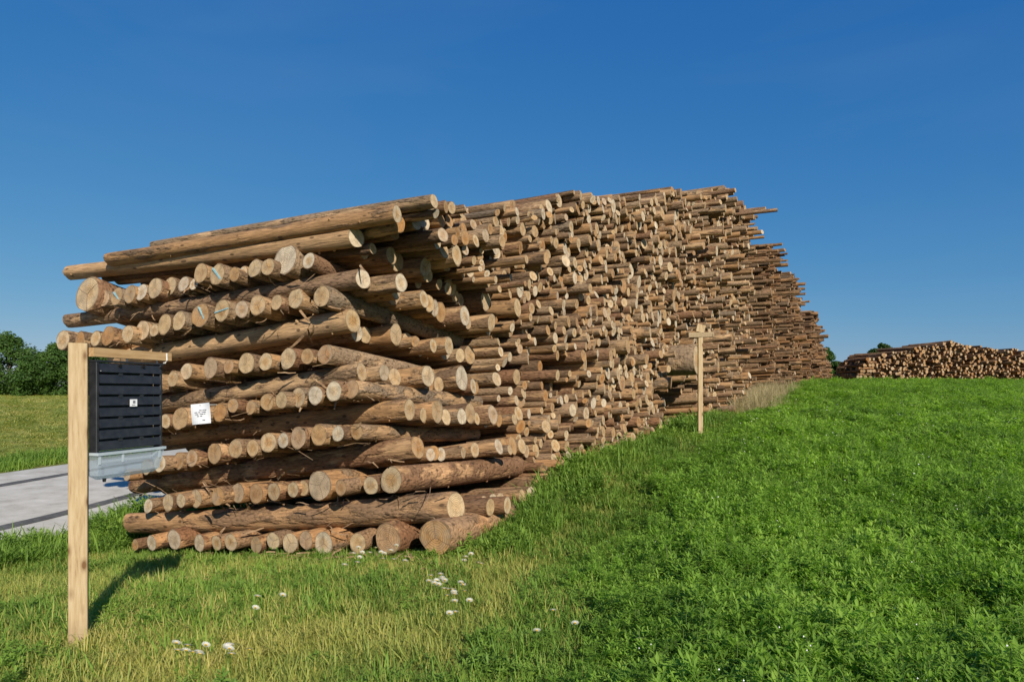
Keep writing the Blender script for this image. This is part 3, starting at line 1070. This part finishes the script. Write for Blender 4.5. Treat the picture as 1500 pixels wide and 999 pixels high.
def log_scatter(name, items, label, shapes=None):
    shapes = shapes or LOGP
    P, E, S, I = [], [], [], []
    for (p, d, L, r) in items:
        mtx, sc = log_matrix(p, d, L, r, random.uniform(0, 6.28))
        P.append(tuple(mtx.to_translation()))
        E.append(tuple(mtx.to_euler('XYZ')))
        S.append(tuple(sc))
        I.append(random.randrange(len(shapes)))
    return scatter(name, P, E, S, I, shapes, label, 'log stack')


log_scatter('stacked_logs', [((it[0], it[1], it[2]), it[3], it[4], it[5]) for i, it in enumerate(inst) if i not in single and it[6] < SECT[0]],
            'tall wall of stacked tan logs running away behind the crisscross stack')
log_scatter('darker_stacked_logs', [((it[0], it[1], it[2]), it[3], it[4], it[5]) for i, it in enumerate(inst) if i not in single and it[6] >= SECT[0]],
            'darker red-brown stacks continuing beyond the tall tan wall of logs', LOGD)
print('logs single', count_ind + NEED, 'rest', len(inst) - NEED)

# ------------------------------------------------------------------ far log stack beyond the green field
FY = 47.0
far_items = []
ft = np.linspace(-1, 40, 400)
fx0, fx1 = 25.0, 37.3
q2 = np.random.default_rng(5)


def far_floor():
    return ground(fx0 + ft, np.full(len(ft), FY))


_tt, _bz = tt_, bz_
tt_ = ft
ftop = (np.array([0, 1.2, 3.2, 5.0, 6.6, 8.5, 10.5, 11.6, 12.6]), np.array([4.10, 4.42, 4.95, 5.15, 5.0, 4.75, 4.5, 4.2, 3.3]) - 0.02)
fc = drop_logs(0, fx1 - fx0, ftop, far_floor() - 0.03, 0.076, 0.021, None, 0, 8)
tt_ = _tt
for (t, h, r, _f) in fc:
    yaw = R(12) + q2.normal(0, 0.07)
    d = (math.sin(yaw), -math.cos(yaw), q2.normal(0, 0.01))
    far_items.append(((fx0 + t, FY + q2.normal(0, 0.28) - (0.5 if q2.random() < .08 else 0), h), d, 3.4, r))
log_scatter('far_stacked_logs', far_items, 'long low stack of brown logs at the far edge of the green field', LOGF)
end_items = []
for k in range(9):
    z0 = g1(23.6, FY) + 0.11 + k * 0.205
    sl = k * 0.085
    if k % 2:
        for y in np.arange(0, 3.6, 0.25):
            end_items.append(((24.95 + q2.normal(0, .08) + 0.02 * k, FY + y + 0.1, z0), (1, q2.normal(0, .03), 0.02), 1.35 - sl + q2.normal(0, .12), 0.105 + q2.normal(0, .012)))
    else:
        for x in np.arange(0, 1.3 - sl, 0.215):
            end_items.append(((24.85 - x, FY - 0.05 + q2.normal(0, .1), z0), (q2.normal(0, .03) - .05, -1, 0), 3.6, 0.1 + q2.normal(0, .015)))
log_scatter('far_crossed_logs', end_items, 'dark crisscross end block closing the far low log stack', LOGF)


# ------------------------------------------------------------------ wooden posts and the insect trap
def rot_from(xdir, zdir=(0, 0, 1)):
    x = Vector(xdir).normalized()
    z = Vector(zdir)
    y = z.cross(x).normalized()
    z = x.cross(y)
    return Matrix((x, y, z)).transposed().to_4x4()


PX, PY = -2.953, 4.65
pz = g1(PX, PY)
post = link('trap_post', None)
post.location = (PX, PY, pz)
post.rotation_euler = (0, 0, R(27))
tag(post, 'square pale sawn wooden post with a side arm carrying the black trap', 'post')
MB().box((0, 0, (2.075 - pz) / 2 - 0.12), (0.112, 0.09, 2.075 - pz + 0.24), bev=0.004).build('upright', M['sawn'], post)
ADIR = Vector((0.235, 0.972, 0))
arm = MB().box((0.37, 0, 0), (0.74, 0.05, 0.062)).build('cross_arm', M['arm'], post)
arm.matrix_local = Matrix.Rotation(R(-27), 4, 'Z') @ Matrix.Translation((0.066, 0.03, 2.018 - pz)) @ rot_from(ADIR + Vector((0, 0, 0.004)))
hook = MB().tube([(0.675, -0.034, 0.025), (0.675, -0.036, -0.03), (0.675, -0.02, -0.05), (0.675, -0.005, -0.05)], [0.006] * 4, 6).build('hook', M['steel'], arm)

trap = link('insect_trap', None)
trap.matrix_world = Matrix.Translation(Vector((PX + 0.060, PY + 0.03, 0)) + ADIR * 0.02) @ rot_from(ADIR)
tag(trap, 'flat black slotted plastic insect trap with clear collecting tray hanging from the wooden arm', 'insect trap')
TW, T0, T1 = 0.62, 1.315, 1.965        # width, bottom, top
DP = 0.066
fr = MB()
fr.box((0.012, 0, (T0 + T1) / 2), (0.024, DP, T1 - T0), bev=0.004)
fr.box((TW - 0.012, 0, (T0 + T1) / 2), (0.024, DP, T1 - T0), bev=0.004)
fr.box((TW / 2, 0, T1 - 0.006), (TW + 0.01, DP + 0.01, 0.012))
fr.build('housing', M['black'], trap)
MB().box((TW / 2, 0.034, (T0 + T1) / 2), (TW - 0.05, 0.006, T1 - T0 - 0.03)).build('back_panel', M['black'], trap)
rows = 8
ph_ = (T1 - T0 - 0.03) / rows
for k in range(rows):
    zc = T1 - 0.014 - (k + 0.5) * ph_
    rt = Matrix.Rotation(R(-9), 3, 'X')
    MB().box((TW / 2, -0.032, zc), (TW - 0.05, 0.006, ph_ - 0.017), rt).build('slat', M['black'], trap)
    if k < rows - 1 and k % 2 == 0:
        for xx in (TW / 3 + 0.005, 2 * TW / 3 - 0.005):
            MB().box((xx, -0.031, zc - ph_ / 2), (0.034, 0.007, 0.03)).build('slot_bridge', M['black'], trap)
for xx in (0.2, 0.42, 0.6):
    MB().tube([(xx, -0.036, T1 - 0.035), (xx, -0.045, T1 - 0.035)], [0.011, 0.011], 8).build('plug', M['void'], trap)
MB().box((0.03, -0.040, T1 - 0.075), (0.004, 0.003, 0.004)).build('rivet', M['steel'], trap)
hang = MB()
for xx in (0.30, 0.60):
    hang.tube([(xx, 0, T1 - 0.004), (xx, 0, T1 + 0.03)], [0.006, 0.006], 6)
hang.build('hanger', M['steel'], trap)
st = MB().box((0.315, -0.047, 1.665), (0.066, 0.003, 0.052)).build('sticker', M['paper'], trap)
mk = MB()
mk.box((0.318, -0.0495, 1.672), (0.022, 0.002, 0.020))
mk.box((0.312, -0.0495, 1.650), (0.03, 0.002, 0.004))
mk.build('print', M['ink'], st)
# tray: open-topped clear box narrowing downwards
ty0, ty1, tz0, tz1 = -0.052, 0.052, 1.135, 1.315


def shell(pts_top, pts_bot, th):
    mb = MB()
    n = len(pts_top)
    for k in range(n):
        k2 = (k + 1) % n
        a, b, c_, d_ = (Vector(p) for p in (pts_bot[k], pts_bot[k2], pts_top[k2], pts_top[k]))
        nn = (b - a).cross(d_ - a).normalized() * th
        mb.add([a, b, c_, d_, a - nn, b - nn, c_ - nn, d_ - nn], [(0, 1, 2, 3), (7, 6, 5, 4), (2, 6, 7, 3)])
    return mb


ptop = [(0.0, ty0, tz1), (TW, ty0, tz1), (TW, ty1, tz1), (0.0, ty1, tz1)]
pbot = [(0.006, ty0 + .008, tz0 + 0.03), (TW - 0.045, ty0 + .008, tz0 + 0.03), (TW - 0.045, ty1 - .008, tz0 + 0.03), (0.006, ty1 - .008, tz0 + 0.03)]
pbb = [(0.04, ty0 + .035, tz0), (TW - 0.085, ty0 + .035, tz0), (TW - 0.085, ty1 - .035, tz0), (0.04, ty1 - .035, tz0)]
tm = shell(ptop, pbot, 0.003)
t2 = shell(pbot, pbb, 0.003)
tm.add(t2.v, t2.f)
tm.add(pbb + [(a, b, c + .003) for a, b, c in pbb], [(3, 2, 1, 0), (4, 5, 6, 7)])
tray = tm.build('collecting_tray', M['tray'], trap)
rimb = MB()
rimb.box((TW / 2, ty0, tz1), (TW + 0.02, 0.014, 0.02))
rimb.box((TW / 2, ty1, tz1), (TW + 0.02, 0.014, 0.02))
rimb.box((TW, 0, tz1), (0.014, ty1 - ty0 - 0.016, 0.02))
rimb.box((0, 0, tz1), (0.014, ty1 - ty0 - 0.016, 0.02))
rimb.build('rim', M['rib'], tray)
for xx in (0.012, 0.215, TW - 0.05):
    MB().box((xx, ty0 + 0.004, tz1 - 0.04), (0.018, 0.008, 0.062)).build('rib', M['rib'], tray)
MB().tube([(0.10, 0, tz0 + 0.004), (0.10, 0, tz0 - 0.022)], [0.014, 0.010], 8).build('drain_plug', M['black'], tray)

SX, SY = 3.86, 14.0
sz = g1(SX, SY)
stake = link('stake', None)
stake.location = (SX, SY, sz)
tag(stake, 'slim pale wooden stake with a short crossbar standing before the tall stack', 'stake')
MB().box((0, 0, 1.0), (0.092, 0.075, 2.3), bev=0.004).build('upright', M['sawn'], stake)
cb = MB().box((0, 0, 0), (0.60, 0.10, 0.095)).build('crossbar', M['sawn'], stake)
cb.matrix_local = Matrix.Translation((0.0, 0.0, 2.20)) @ rot_from(Vector((0.95, 0.3, 0.05)))
MB().box((0, 0, 2.33), (0.17, 0.1, 0.16), Matrix.Rotation(0.25, 3, 'Y')).build('top_block', M['sawn'], stake)

# paper notice on a sawn end of the crisscross stack
npt = face_pt(294, 606, -0.36)
fx_ = Vector((EV[0], EV[1], 0))
fn = Vector(NDIR)
notice = link('notice', None)
nrot = Matrix((fx_, -fn, Vector((0, 0, 1)))).transposed().to_4x4()
notice.matrix_world = Matrix.Translation(Vector(npt)) @ nrot @ Matrix.Rotation(R(-5.0), 4, 'Y')
tag(notice, 'white paper notice with grey print pinned to a log end', 'notice')
nm = MB()
gx_, gz_ = 9, 7
vv, ff = [], []
for i in range(gx_):
    for j in range(gz_):
        a, b = i / (gx_ - 1) - .5, j / (gz_ - 1) - .5
        vv.append((a * 0.335, 0.012 * math.sin(a * 4 + b * 2), b * 0.265))
n_ = len(vv)
vv += [(x, y + 0.002, z) for x, y, z in vv]
for i in range(gx_ - 1):
    for j in range(gz_ - 1):
        a = i * gz_ + j
        ff += [(a, a + gz_, a + gz_ + 1, a + 1), (n_ + a + 1, n_ + a + gz_ + 1, n_ + a + gz_, n_ + a)]
nm.add(vv, ff)
nm.build('sheet', M['paper'], notice)
for k, (zz, segs) in enumerate(((0.045, [(-.03, .02), (.03, .055), (.062, .10)]), (0.02, [(-.10, -.05), (-.042, .0), (.01, .09)]), (-0.005, [(-.09, -.03), (-.02, .05), (.055, .08)]), (-0.03, [(-.06, -.02), (-.01, .03)]), (-.085, [(.03, .08)]))):
    pm = MB()
    for a, b in segs:
        xm = (a + b) / 2
        yy = 0.012 * math.sin(xm / 0.335 * 4 + zz / .265 * 2)
        pm.box((xm, yy - 0.0035, zz), (b - a, 0.003, 0.009))
    pm.build('text_line', M['ink'], notice)
MB().tube([(0.0, 0.26, 0.115), (0.0, -0.006, 0.115)], [0.004, 0.006], 6).build('nail', M['steel'], notice)


# ------------------------------------------------------------------ grass, clover, weeds
def blade(V, F, x, y, h, lean, az, wd, q):
    b = len(V)
    ca, sa = math.cos(az), math.sin(az)
    sx, sy = -sa * wd / 2, ca * wd / 2
    for f, wf in ((0, 1.0), (0.45, 0.9), (0.8, 0.55)):
        off = lean * f ** 1.7
        z = h * (f - 0.25 * f * f * min(1.2, lean / h))
        V.append((x + ca * off - sx * wf, y + sa * off - sy * wf, z))
        V.append((x + ca * off + sx * wf, y + sa * off + sy * wf, z))
    V.append((x + ca * lean, y + sa * lean, h * (1 - 0.25 * min(1.2, lean / h))))
    F += [(b, b + 1, b + 3, b + 2), (b + 2, b + 3, b + 5, b + 4), (b + 4, b + 5, b + 6)]


def tuft(seed, n, h0, h1, spread, wd, mat, lean=0.7):
    q = np.random.default_rng(seed)
    V, F = [], []
    for _ in range(n):
        h = q.uniform(h0, h1)
        a = q.uniform(0, 6.28)
        rr_ = spread * math.sqrt(q.random())
        blade(V, F, rr_ * math.cos(a), rr_ * math.sin(a), h, h * q.uniform(0.1, lean), q.uniform(0, 6.28), wd * q.uniform(.7, 1.3), q)
    return proto('grass_shape', V, F, mat)


def clover(seed, n, hmax, spread, leaf, mat_l, mat_s):
    q = np.random.default_rng(seed)
    V, F, Mi = [], [], []
    for _ in range(n):
        a = q.uniform(0, 6.28)
        rr_ = spread * math.sqrt(q.random())
        bx, by = rr_ * math.cos(a) * .5, rr_ * math.sin(a) * .5
        tx, ty = rr_ * math.cos(a), rr_ * math.sin(a)
        h = hmax * q.uniform(0.65, 1.05) * (1 - 0.3 * (rr_ / spread) ** 2)
        b = len(V)
        V += [(bx - .002, by, 0), (bx + .002, by, 0), (tx + .0015, ty, h), (tx - .0015, ty, h)]
        F.append((b, b + 1, b + 2, b + 3))
        Mi.append(1)
        for k in range(7):
            f = q.uniform(0.35, 1.0)
            cx, cy, cz = bx + (tx - bx) * f, by + (ty - by) * f, h * f
            az0 = q.uniform(0, 6.28)
            pl = q.uniform(0.012, 0.035)
            cx, cy, cz = cx + pl * math.cos(az0), cy + pl * math.sin(az0), cz + pl * q.uniform(0.1, 0.8)
            for j in (-1, 0, 1):
                az = az0 + j * q.uniform(1.0, 1.7)
                l, wdt = leaf * q.uniform(.75, 1.25), leaf * q.uniform(.3, .45)
                up = q.uniform(-0.25, 0.45) + (q.uniform(.1, .8) if f > .85 else 0)
                ca, sa = math.cos(az), math.sin(az)
                b = len(V)
                V += [(cx, cy, cz), (cx + ca * l * .55 - sa * wdt * .5, cy + sa * l * .55 + ca * wdt * .5, cz + l * up * .5 + .003),
                      (cx + ca * l, cy + sa * l, cz + l * up), (cx + ca * l * .55 + sa * wdt * .5, cy + sa * l * .55 - ca * wdt * .5, cz + l * up * .5 + .003)]
                F += [(b, b + 1, b + 2), (b, b + 2, b + 3)]
                Mi += [0, 0]
    return proto('clover_shape', V, F, [mat_l, mat_s], Mi)


def sample(n_guess, y0, y1, dens, xlo, xhi, keep, seed):
    """random points: density falls with distance; kept where keep(x, y) holds"""
    q = np.random.default_rng(seed)
    ys = np.linspace(y0, y1, 400)
    w = np.array([dens(y) * max(0.0, xhi(y) - xlo(y)) for y in ys])
    tot = float(np.trapezoid(w, ys)) if hasattr(np, 'trapezoid') else float(np.trapz(w, ys))
    n = int(tot * n_guess)
    cdf = np.cumsum(w)
    cdf /= cdf[-1]
    y = np.interp(q.random(n), cdf, ys)
    lo = np.array([xlo(v) for v in ys])
    hi = np.array([xhi(v) for v in ys])
    x = np.interp(y, ys, lo) + q.random(n) * (np.interp(y, ys, hi) - np.interp(y, ys, lo))
    k = keep(x, y)
    return x[k], y[k], q


def et(x, y):
    return (x - P0[0]) * EV[0] + (y - P0[1]) * EV[1], (x - P0[0]) * TV[0] + (y - P0[1]) * TV[1]


def not_pile(x, y):
    e, t = et(x, y)
    return ~((t > 0.15) & (e > -6.2) & (e < -0.12))


def not_post(x, y):
    return ((x - PX) ** 2 + (y - PY) ** 2 > 0.012) & ((x - SX) ** 2 + (y - SY) ** 2 > 0.02)


def off_road(x, y):
    n = road_n(x, y)
    return (n > -8.95 + 0.25 * np.sin(y * 2.3) * np.sin(y * .9)) | (n < -16.15)


gt = [tuft(20 + k, 30, .05, .11, .10, .0065, M['grass'], 1.5) for k in range(5)] + [tuft(30 + k, 18, .08, .16, .09, .006, M['grass'], 1.0) for k in range(2)]
lt = [tuft(40 + k, 26, .07, .16, .10, .0075, M['lush'], 1.1) for k in range(4)] + [clover(50 + k, 7, .11, .10, .030, M['lush'], M['lush']) for k in range(2)]
protos = gt + lt
x, y, q = sample(1.0, 2.6, 34, lambda d: 330 * min(1, (6.5 / d) ** 1.35), lambda d: -0.78 * d - 1.2, lambda d: float(field_edge(d)) + 0.5,
                 lambda x, y: not_pile(x, y) & not_post(x, y) & off_road(x, y) & (road_n(x, y) > -9.6), 61)
e_, t_ = et(x, y)
dfield = field_edge(y) - x
patch = np.sin(x * 1.3 + 1.7 * np.sin(y * .8)) + np.sin(y * 1.9 - x * .6 + 1)
nearpile = ((np.abs(e_ - .2) < 0.6) & (t_ > 0)) | ((np.abs(t_) < 0.4) & (e_ < 0))
lushp = np.clip(0.16 + 0.15 * patch, 0.02, .8)
lushp = np.where(nearpile, np.maximum(lushp, 0.55), lushp)
lushp = np.where(dfield < 0.7, np.maximum(lushp, 0.55), lushp)
lushp = np.where(road_n(x, y) < -7.8, np.maximum(lushp, .8), lushp)
is_l = q.random(len(x)) < lushp
idx = np.where(is_l, len(gt) + q.integers(len(lt), size=len(x)), q.integers(len(gt), size=len(x)))
s = q.uniform(.75, 1.5, len(x)) * np.clip(y / 7.5, 1, 2.0) ** .7
s = np.where((e_ > -.15) & (e_ < .75) & (t_ > 0) & (t_ < 14) & is_l, s * 1.4, s)
s = np.where((road_n(x, y) < -7.8) & is_l, s * 1.7, s)
s = np.where((t_ > -0.5) & (t_ < 0.2) & (e_ < -.3), s * .7, s)
scl = np.c_[s, s, s * q.uniform(.75, 1.15, len(x))]
scatter('grass', np.c_[x, y, ground(x, y) - .01], np.c_[q.normal(0, .1, len(x)), q.normal(0, .1, len(x)), q.uniform(0, 6.28, len(x))], scl, idx, protos,
        'short yellow-green grass around the wooden post and along the log stacks', 'grass')
print('grass', len(x))

# mown meadow beyond the road
x, y, q = sample(1.0, 4, 84, lambda d: 40 * min(1, (14 / d) ** 1.7), lambda d: -0.95 * d - 6, lambda d: 0.1 * d - 2,
                 lambda x, y: (road_n(x, y) < -16.1), 62)
s = q.uniform(.8, 1.5, len(x)) * np.clip(y / 14, 1, 3.0)
edge = road_n(x, y) > -18.2
idx = np.where(edge & (q.random(len(x)) < .8), len(gt) + q.integers(4, size=len(x)), q.integers(5, size=len(x)))
scatter('meadow_grass', np.c_[x, y, ground(x, y) - .01], np.c_[q.normal(0, .1, (len(x), 2)), q.uniform(0, 6.28, len(x))],
        np.c_[s * 1.5, s * 1.5, s * np.where(edge, 1.3, .42)], idx, protos, 'mown yellow-green meadow between the road and the trees', 'grass')
print('meadow', len(x))

# clover field
cp = [clover(70 + k, 11, .34, .12, .038, M['clover'], M['stalk']) for k in range(6)]
cp += [tuft(80, 14, .22, .40, .07, .006, M['lush'], .4)]
fl = clover(79, 11, .34, .12, .036, M['clover'], M['stalk'])
cp.append(fl)
# pale flower heads on one kind of clover
me_ = fl.data
V = [tuple(v.co) for v in me_.vertices]
F = [tuple(p.vertices) for p in me_.polygons]
Mi = [p.material_index for p in me_.polygons]
for (ax, ay, az) in ((.04, .02, .37), (-.06, -.03, .33)):
    b = len(V)
    for dx, dy, dz in ((.005, 0, 0), (-.005, 0, 0), (0, .005, 0), (0, -.005, 0), (0, 0, .007), (0, 0, -.005)):
        V.append((ax + dx, ay + dy, az + dz))
    F += [(b, b + 2, b + 4), (b + 2, b + 1, b + 4), (b + 1, b + 3, b + 4), (b + 3, b, b + 4), (b + 2, b, b + 5), (b + 1, b + 2, b + 5), (b + 3, b + 1, b + 5), (b, b + 3, b + 5)]
    Mi += [2] * 8
cp[-1] = proto('clover_shape', V, F, [M['clover'], M['stalk'], M['white_petal']], Mi)
x, y, q = sample(1.0, 2.4, 62, lambda d: 185 * min(1, (6.5 / d) ** 1.3), lambda d: float(field_edge(d)) - 0.35, lambda d: 0.80 * d + 1.8,
                 lambda x, y: (x > field_edge(y) + 0.25 * np.sin(y * 1.7) - 0.1) & (y < 46.5 + 0 * x) & not_pile(x, y) & not_post(x, y), 63)
s = q.uniform(.75, 1.2, len(x)) * np.clip(y / 7.0, 1, 2.3) ** .75
s *= np.clip(0.6 + (x - field_edge(y)) * 0.5, 0.6, 1.0)
s *= 0.88 + q.random(len(x)) ** 2 * .4 + 0.18 * np.sin(x * 1.9 + np.sin(y * 1.3) * 2) * np.sin(y * 1.5 + 1)
idx = np.where(q.random(len(x)) < .05, 6, q.integers(6, size=len(x)))
idx = np.where(q.random(len(x)) < .012, 7, idx)
scatter('clover_field', np.c_[x, y, ground(x, y) - .01], np.c_[q.normal(0, .12, (len(x), 2)), q.uniform(0, 6.28, len(x))],
        np.c_[s, s, s * q.uniform(.8, 1.1, len(x)) * np.clip(8 / y, .45, 1) ** .6], idx, cp, 'dense green clover crop covering the field beside the stacks', 'clover')
print('clover', len(x))

# dry straw along the field's edge
st_p = [tuft(90 + k, 40, .35, .85, .12, .007, M['straw'], .75) for k in range(3)]
f = rng.random(320) ** .8
yy_ = 20.5 + 11.5 * f
xx_ = field_edge(yy_) - 0.1 + rng.normal(0, .4, 320)
s = rng.uniform(.6, 1.3, 320)
scatter('dry_grass', np.c_[xx_, yy_, ground(xx_, yy_)], np.c_[rng.normal(0, .2, (320, 2)), rng.uniform(0, 6.28, 320)], np.c_[s, s, s], rng.integers(3, size=320), st_p,
        'tall bleached dry grass between the tall stack and the clover field', 'grass')


def daisy(px, py, k):
    p = ground_hit(px, py + 22)
    h = 0.20 + 0.05 * ((k * 37) % 10) / 10
    az = k * 2.4
    o = link('daisy', None)
    o.location = tuple(p)
    MB().tube([(0, 0, 0), (0.008, 0.004, h * .6), (0.014, -.006, h)], [0.0025, .002, .0018], 5).build('stem', M['lush'], o)
    hd = MB()
    tlt = Matrix.Rotation(R(-28 - (k * 13) % 30), 3, 'X') @ Matrix.Rotation(az, 3, 'Z')
    for j in range(12):
        a = j * math.pi / 6
        ca, sa = math.cos(a), math.sin(a)
        pts = [(ca * .006 - sa * .003, sa * .006 + ca * .003, 0), (ca * .006 + sa * .003, sa * .006 - ca * .003, 0), (ca * .026 + sa * .005, sa * .026 - ca * .005, .003), (ca * .026 - sa * .005, sa * .026 + ca * .005, .003)]
        pts = [tlt @ Vector(w) for w in pts]
        hd.add([Vector((.014, -.006, h)) + w for w in pts], [(0, 1, 2, 3)])
    hd.build('petals', M['white_petal'], o)
    ctr = MB()
    ctr.tube([Vector((.014, -.006, h)) + tlt @ Vector((0, 0, -.003)), Vector((.014, -.006, h)) + tlt @ Vector((0, 0, .003)), Vector((.014, -.006, h)) + tlt @ Vector((0, 0, .006))], [.008, .008, .004], 8)
    ctr.build('disc', M['yolk'], o)
    return o


DAISY = {'under the bottom logs of the crisscross stack': [(508, 828), (516, 822), (525, 826), (540, 816), (561, 823), (559, 830), (571, 813), (592, 830)],
         'in the sparse group out from the stack corner': [(680, 831), (688, 823), (702, 838)],
         'in the dense clump in mid grass': [(626, 868), (637, 864), (643, 860), (640, 874), (648, 879), (649, 871), (660, 884), (676, 873), (678, 881), (663, 893), (685, 900), (664, 917)],
         'in the pair standing alone in yellow grass': [(372, 911), (375, 899), (412, 894)],
         'in the low patch before the wooden post': [(258, 985), (270, 979), (280, 992), (288, 988), (299, 972), (290, 997), (330, 980)],
         'at the edge of the clover': [(807, 914), (839, 944), (934, 966), (783, 948)]}
dq = np.random.default_rng(77)
for where, n_more in (('under the bottom logs of the crisscross stack', 9), ('in the dense clump in mid grass', 12), ('in the low patch before the wooden post', 7), ('in the sparse group out from the stack corner', 2)):
    src = list(DAISY[where])
    for _ in range(n_more):
        a_, b_ = src[dq.integers(len(src))]
        DAISY[where].append((a_ + dq.normal(0, 9), min(996, b_ + dq.normal(0, 5))))
dk = 0
for where, lst in DAISY.items():
    for (px, py) in lst:
        tag(daisy(px, py, dk), 'white daisy ' + where, 'daisy', 'daisies ' + where)
        dk += 1

# loose bark and twigs caught between the logs
q = np.random.default_rng(21)
bp_ = []
for k in range(5):
    V, F = [], []
    n = 6
    for i in range(n):
        f = i / (n - 1)
        wv = 0.018 * (1 - abs(f - .5))
        cx, cz = (f - .5) * .34, 0.05 * math.sin(f * 3 + k) + q.normal(0, .006)
        cy = 0.03 * math.cos(f * 2.5 + k * 2)
        V += [(cx, cy - wv, cz), (cx, cy + wv, cz + .008)]
    F = [(2 * i, 2 * i + 1, 2 * i + 3, 2 * i + 2) for i in range(n - 1)]
    bp_.append(proto('bark_strip', V, F, M['litter']))
mb = MB().tube([(-.3, 0, 0), (0, .02, .02), (.3, -.01, .0)], [.007, .006, .003], 5)
bp_.append(proto('twig_shape', mb.v, mb.f, M['litter']))
P, E, S, I = [], [], [], []
for _ in range(260):
    lay = int(q.choice([2, 4, 6, 8, 10, 12]))
    zB, sA, sl, r0 = LAYZ[lay]
    e = sA - q.uniform(-.1, 5.0)
    w = q.uniform(-0.12, 0.12)
    p = wall_pt(e, w)
    P.append((p[0], p[1], zB + (e - sA) * sl + (r0 if q.random() < .6 else -r0) + q.normal(0, .02)))
    E.append((q.normal(0, .5), q.normal(0, .35), q.uniform(0, 6.28)))
    s = q.uniform(.3, 1.0)
    S.append((s, s, s))
    I.append(int(q.integers(len(bp_))))
for _ in range(260):
    it = inst[order[int(q.integers(1500))]]
    if it[2] > np.interp(it[6], TOPT, TOPZ) - 0.6:
        continue
    p = np.array([it[0], it[1]]) + EV * q.uniform(-.3, .05)
    P.append((p[0], p[1], it[2] + it[5] + q.normal(0, .02)))
    E.append((q.normal(0, .6), q.normal(0, .5), q.uniform(0, 6.28)))
    s = q.uniform(.4, 1.3)
    S.append((s, s, s))
    I.append(5 if q.random() < .6 else int(q.integers(len(bp_))))
for _ in range(160):
    e, t = q.uniform(-5.5, .5), q.normal(-.25, .2)
    if q.random() < .4:
        e, t = q.normal(.3, .2), q.uniform(0, 9)
    p = wall_pt(e, t)
    P.append((p[0], p[1], g1(p[0], p[1]) + .08))
    E.append((q.normal(0, .3), q.normal(0, .2), q.uniform(0, 6.28)))
    s = q.uniform(.3, .9)
    S.append((s, s, s))
    I.append(int(q.integers(len(bp_))))
scatter('bark_litter', P, E, S, I, bp_, 'loose bark strips and twigs caught between the logs', 'debris')


# ------------------------------------------------------------------ trees
def tree(x, y, h, rad, seed, label, group, low=0.02, leaves=9500, leaf=0.30, gaps=0.0):
    q = np.random.default_rng(seed)
    z = g1(x, y)
    o = link('tree', None)
    o.location = (x, y, z)
    tag(o, label, 'tree', group)
    tr = MB()
    tr.tube([(0, 0, -.2), (.05, .02, h * .25), (-.04, .06, h * .55), (.03, 0, h * .85)], [h * .03, h * .024, h * .015, h * .005], 9)
    lobes = []
    for k in range(26):
        f = q.uniform(low, 1.0)
        a = q.uniform(0, 6.28)
        prof = math.sin(min(1, (f - low + .12) / (1.1 - low)) * math.pi) ** .6
        rr_ = rad * prof * q.uniform(.35, .8)
        c = np.array([rr_ * math.cos(a), rr_ * math.sin(a), h * (low + (0.93 - low) * f)])
        lr = rad * q.uniform(.28, .5) * (0.65 if f > .8 else 1)
        lobes.append((c, lr))
        tr.tube([(0, 0, h * max(.08, .75 * f * .8)), tuple(c * np.array([.5, .5, 1]) - np.array([0, 0, .08 * h])), tuple(c)], [h * .011, h * .007, h * .003], 5)
    tr.build('trunk', M['trunk'], o, smooth=True)
    V = np.empty((leaves * 4, 3))
    for i in range(leaves):
        c, lr = lobes[q.integers(len(lobes))]
        d = q.normal(0, 1, 3)
        d /= np.linalg.norm(d)
        p = c + d * lr * (q.random() ** .33) * q.uniform(.75, 1.15) * np.array([1, 1, .85])
        p[2] = max(p[2], 0.05)
        n = d + q.normal(0, .6, 3)
        n /= np.linalg.norm(n)
        a = np.cross(n, q.normal(0, 1, 3))
        a /= np.linalg.norm(a)
        b = np.cross(n, a)
        l = leaf * q.uniform(.6, 1.3)
        V[4 * i] = p - a * l * .5
        V[4 * i + 1] = p - b * l * .3 + n * l * .08
        V[4 * i + 2] = p + a * l * .5
        V[4 * i + 3] = p + b * l * .3 + n * l * .08
    F = np.arange(leaves * 4).reshape(-1, 4)
    link('crown', mesh_data('crown', V, F, M['tree_leaf']), o)
    return o


TG = 'leafy trees along the meadow edge'
for (px, top, yy, rad, sd, lab) in (
        (-95, 470, 84, 4.6, 1, 'broad dark tree outermost on the meadow edge'),
        (-40, 492, 80, 4.0, 2, 'rounded dark tree next to the outermost tree on the meadow edge'),
        (14, 488, 81, 3.6, 3, 'tallest leafy tree on the meadow edge with a loose top'),
        (48, 520, 78, 2.6, 4, 'low bushy tree filling the dip between two taller ones'),
        (78, 503, 80, 3.3, 5, 'round dense tree showing just beside the wooden post'),
        (118, 505, 82, 3.4, 6, 'dense tree mostly hidden behind the wooden post'),
        (165, 512, 84, 3.6, 7, 'tree hidden beyond the crisscross stack')):
    X = (px - 750) / 1000 * yy
    gz = g1(X, yy)
    tree(X, yy, EYE + (575 - top) / 1000 * yy - gz, rad, sd, lab, TG)
for (px, top, yy, rad, sd, lab) in (
        (1211, 507, 118, 2.1, 11, 'small dark tree rising in the gap between the stacks'),
        (1224, 526, 116, 1.7, 12, 'low dark bushy tree in the gap beside the far stack'),
        (1292, 503, 75, 2.0, 13, 'treetop peeping over the far low stack')):
    X = (px - 750) / 1000 * yy
    gz = g1(X, yy)
    tree(X, yy, EYE + (575 - top) / 1000 * yy - gz, rad, sd, lab, 'small trees behind the far stacks', leaf=.34)
print('singles', len([o for o in scene.objects if o.parent is None]))
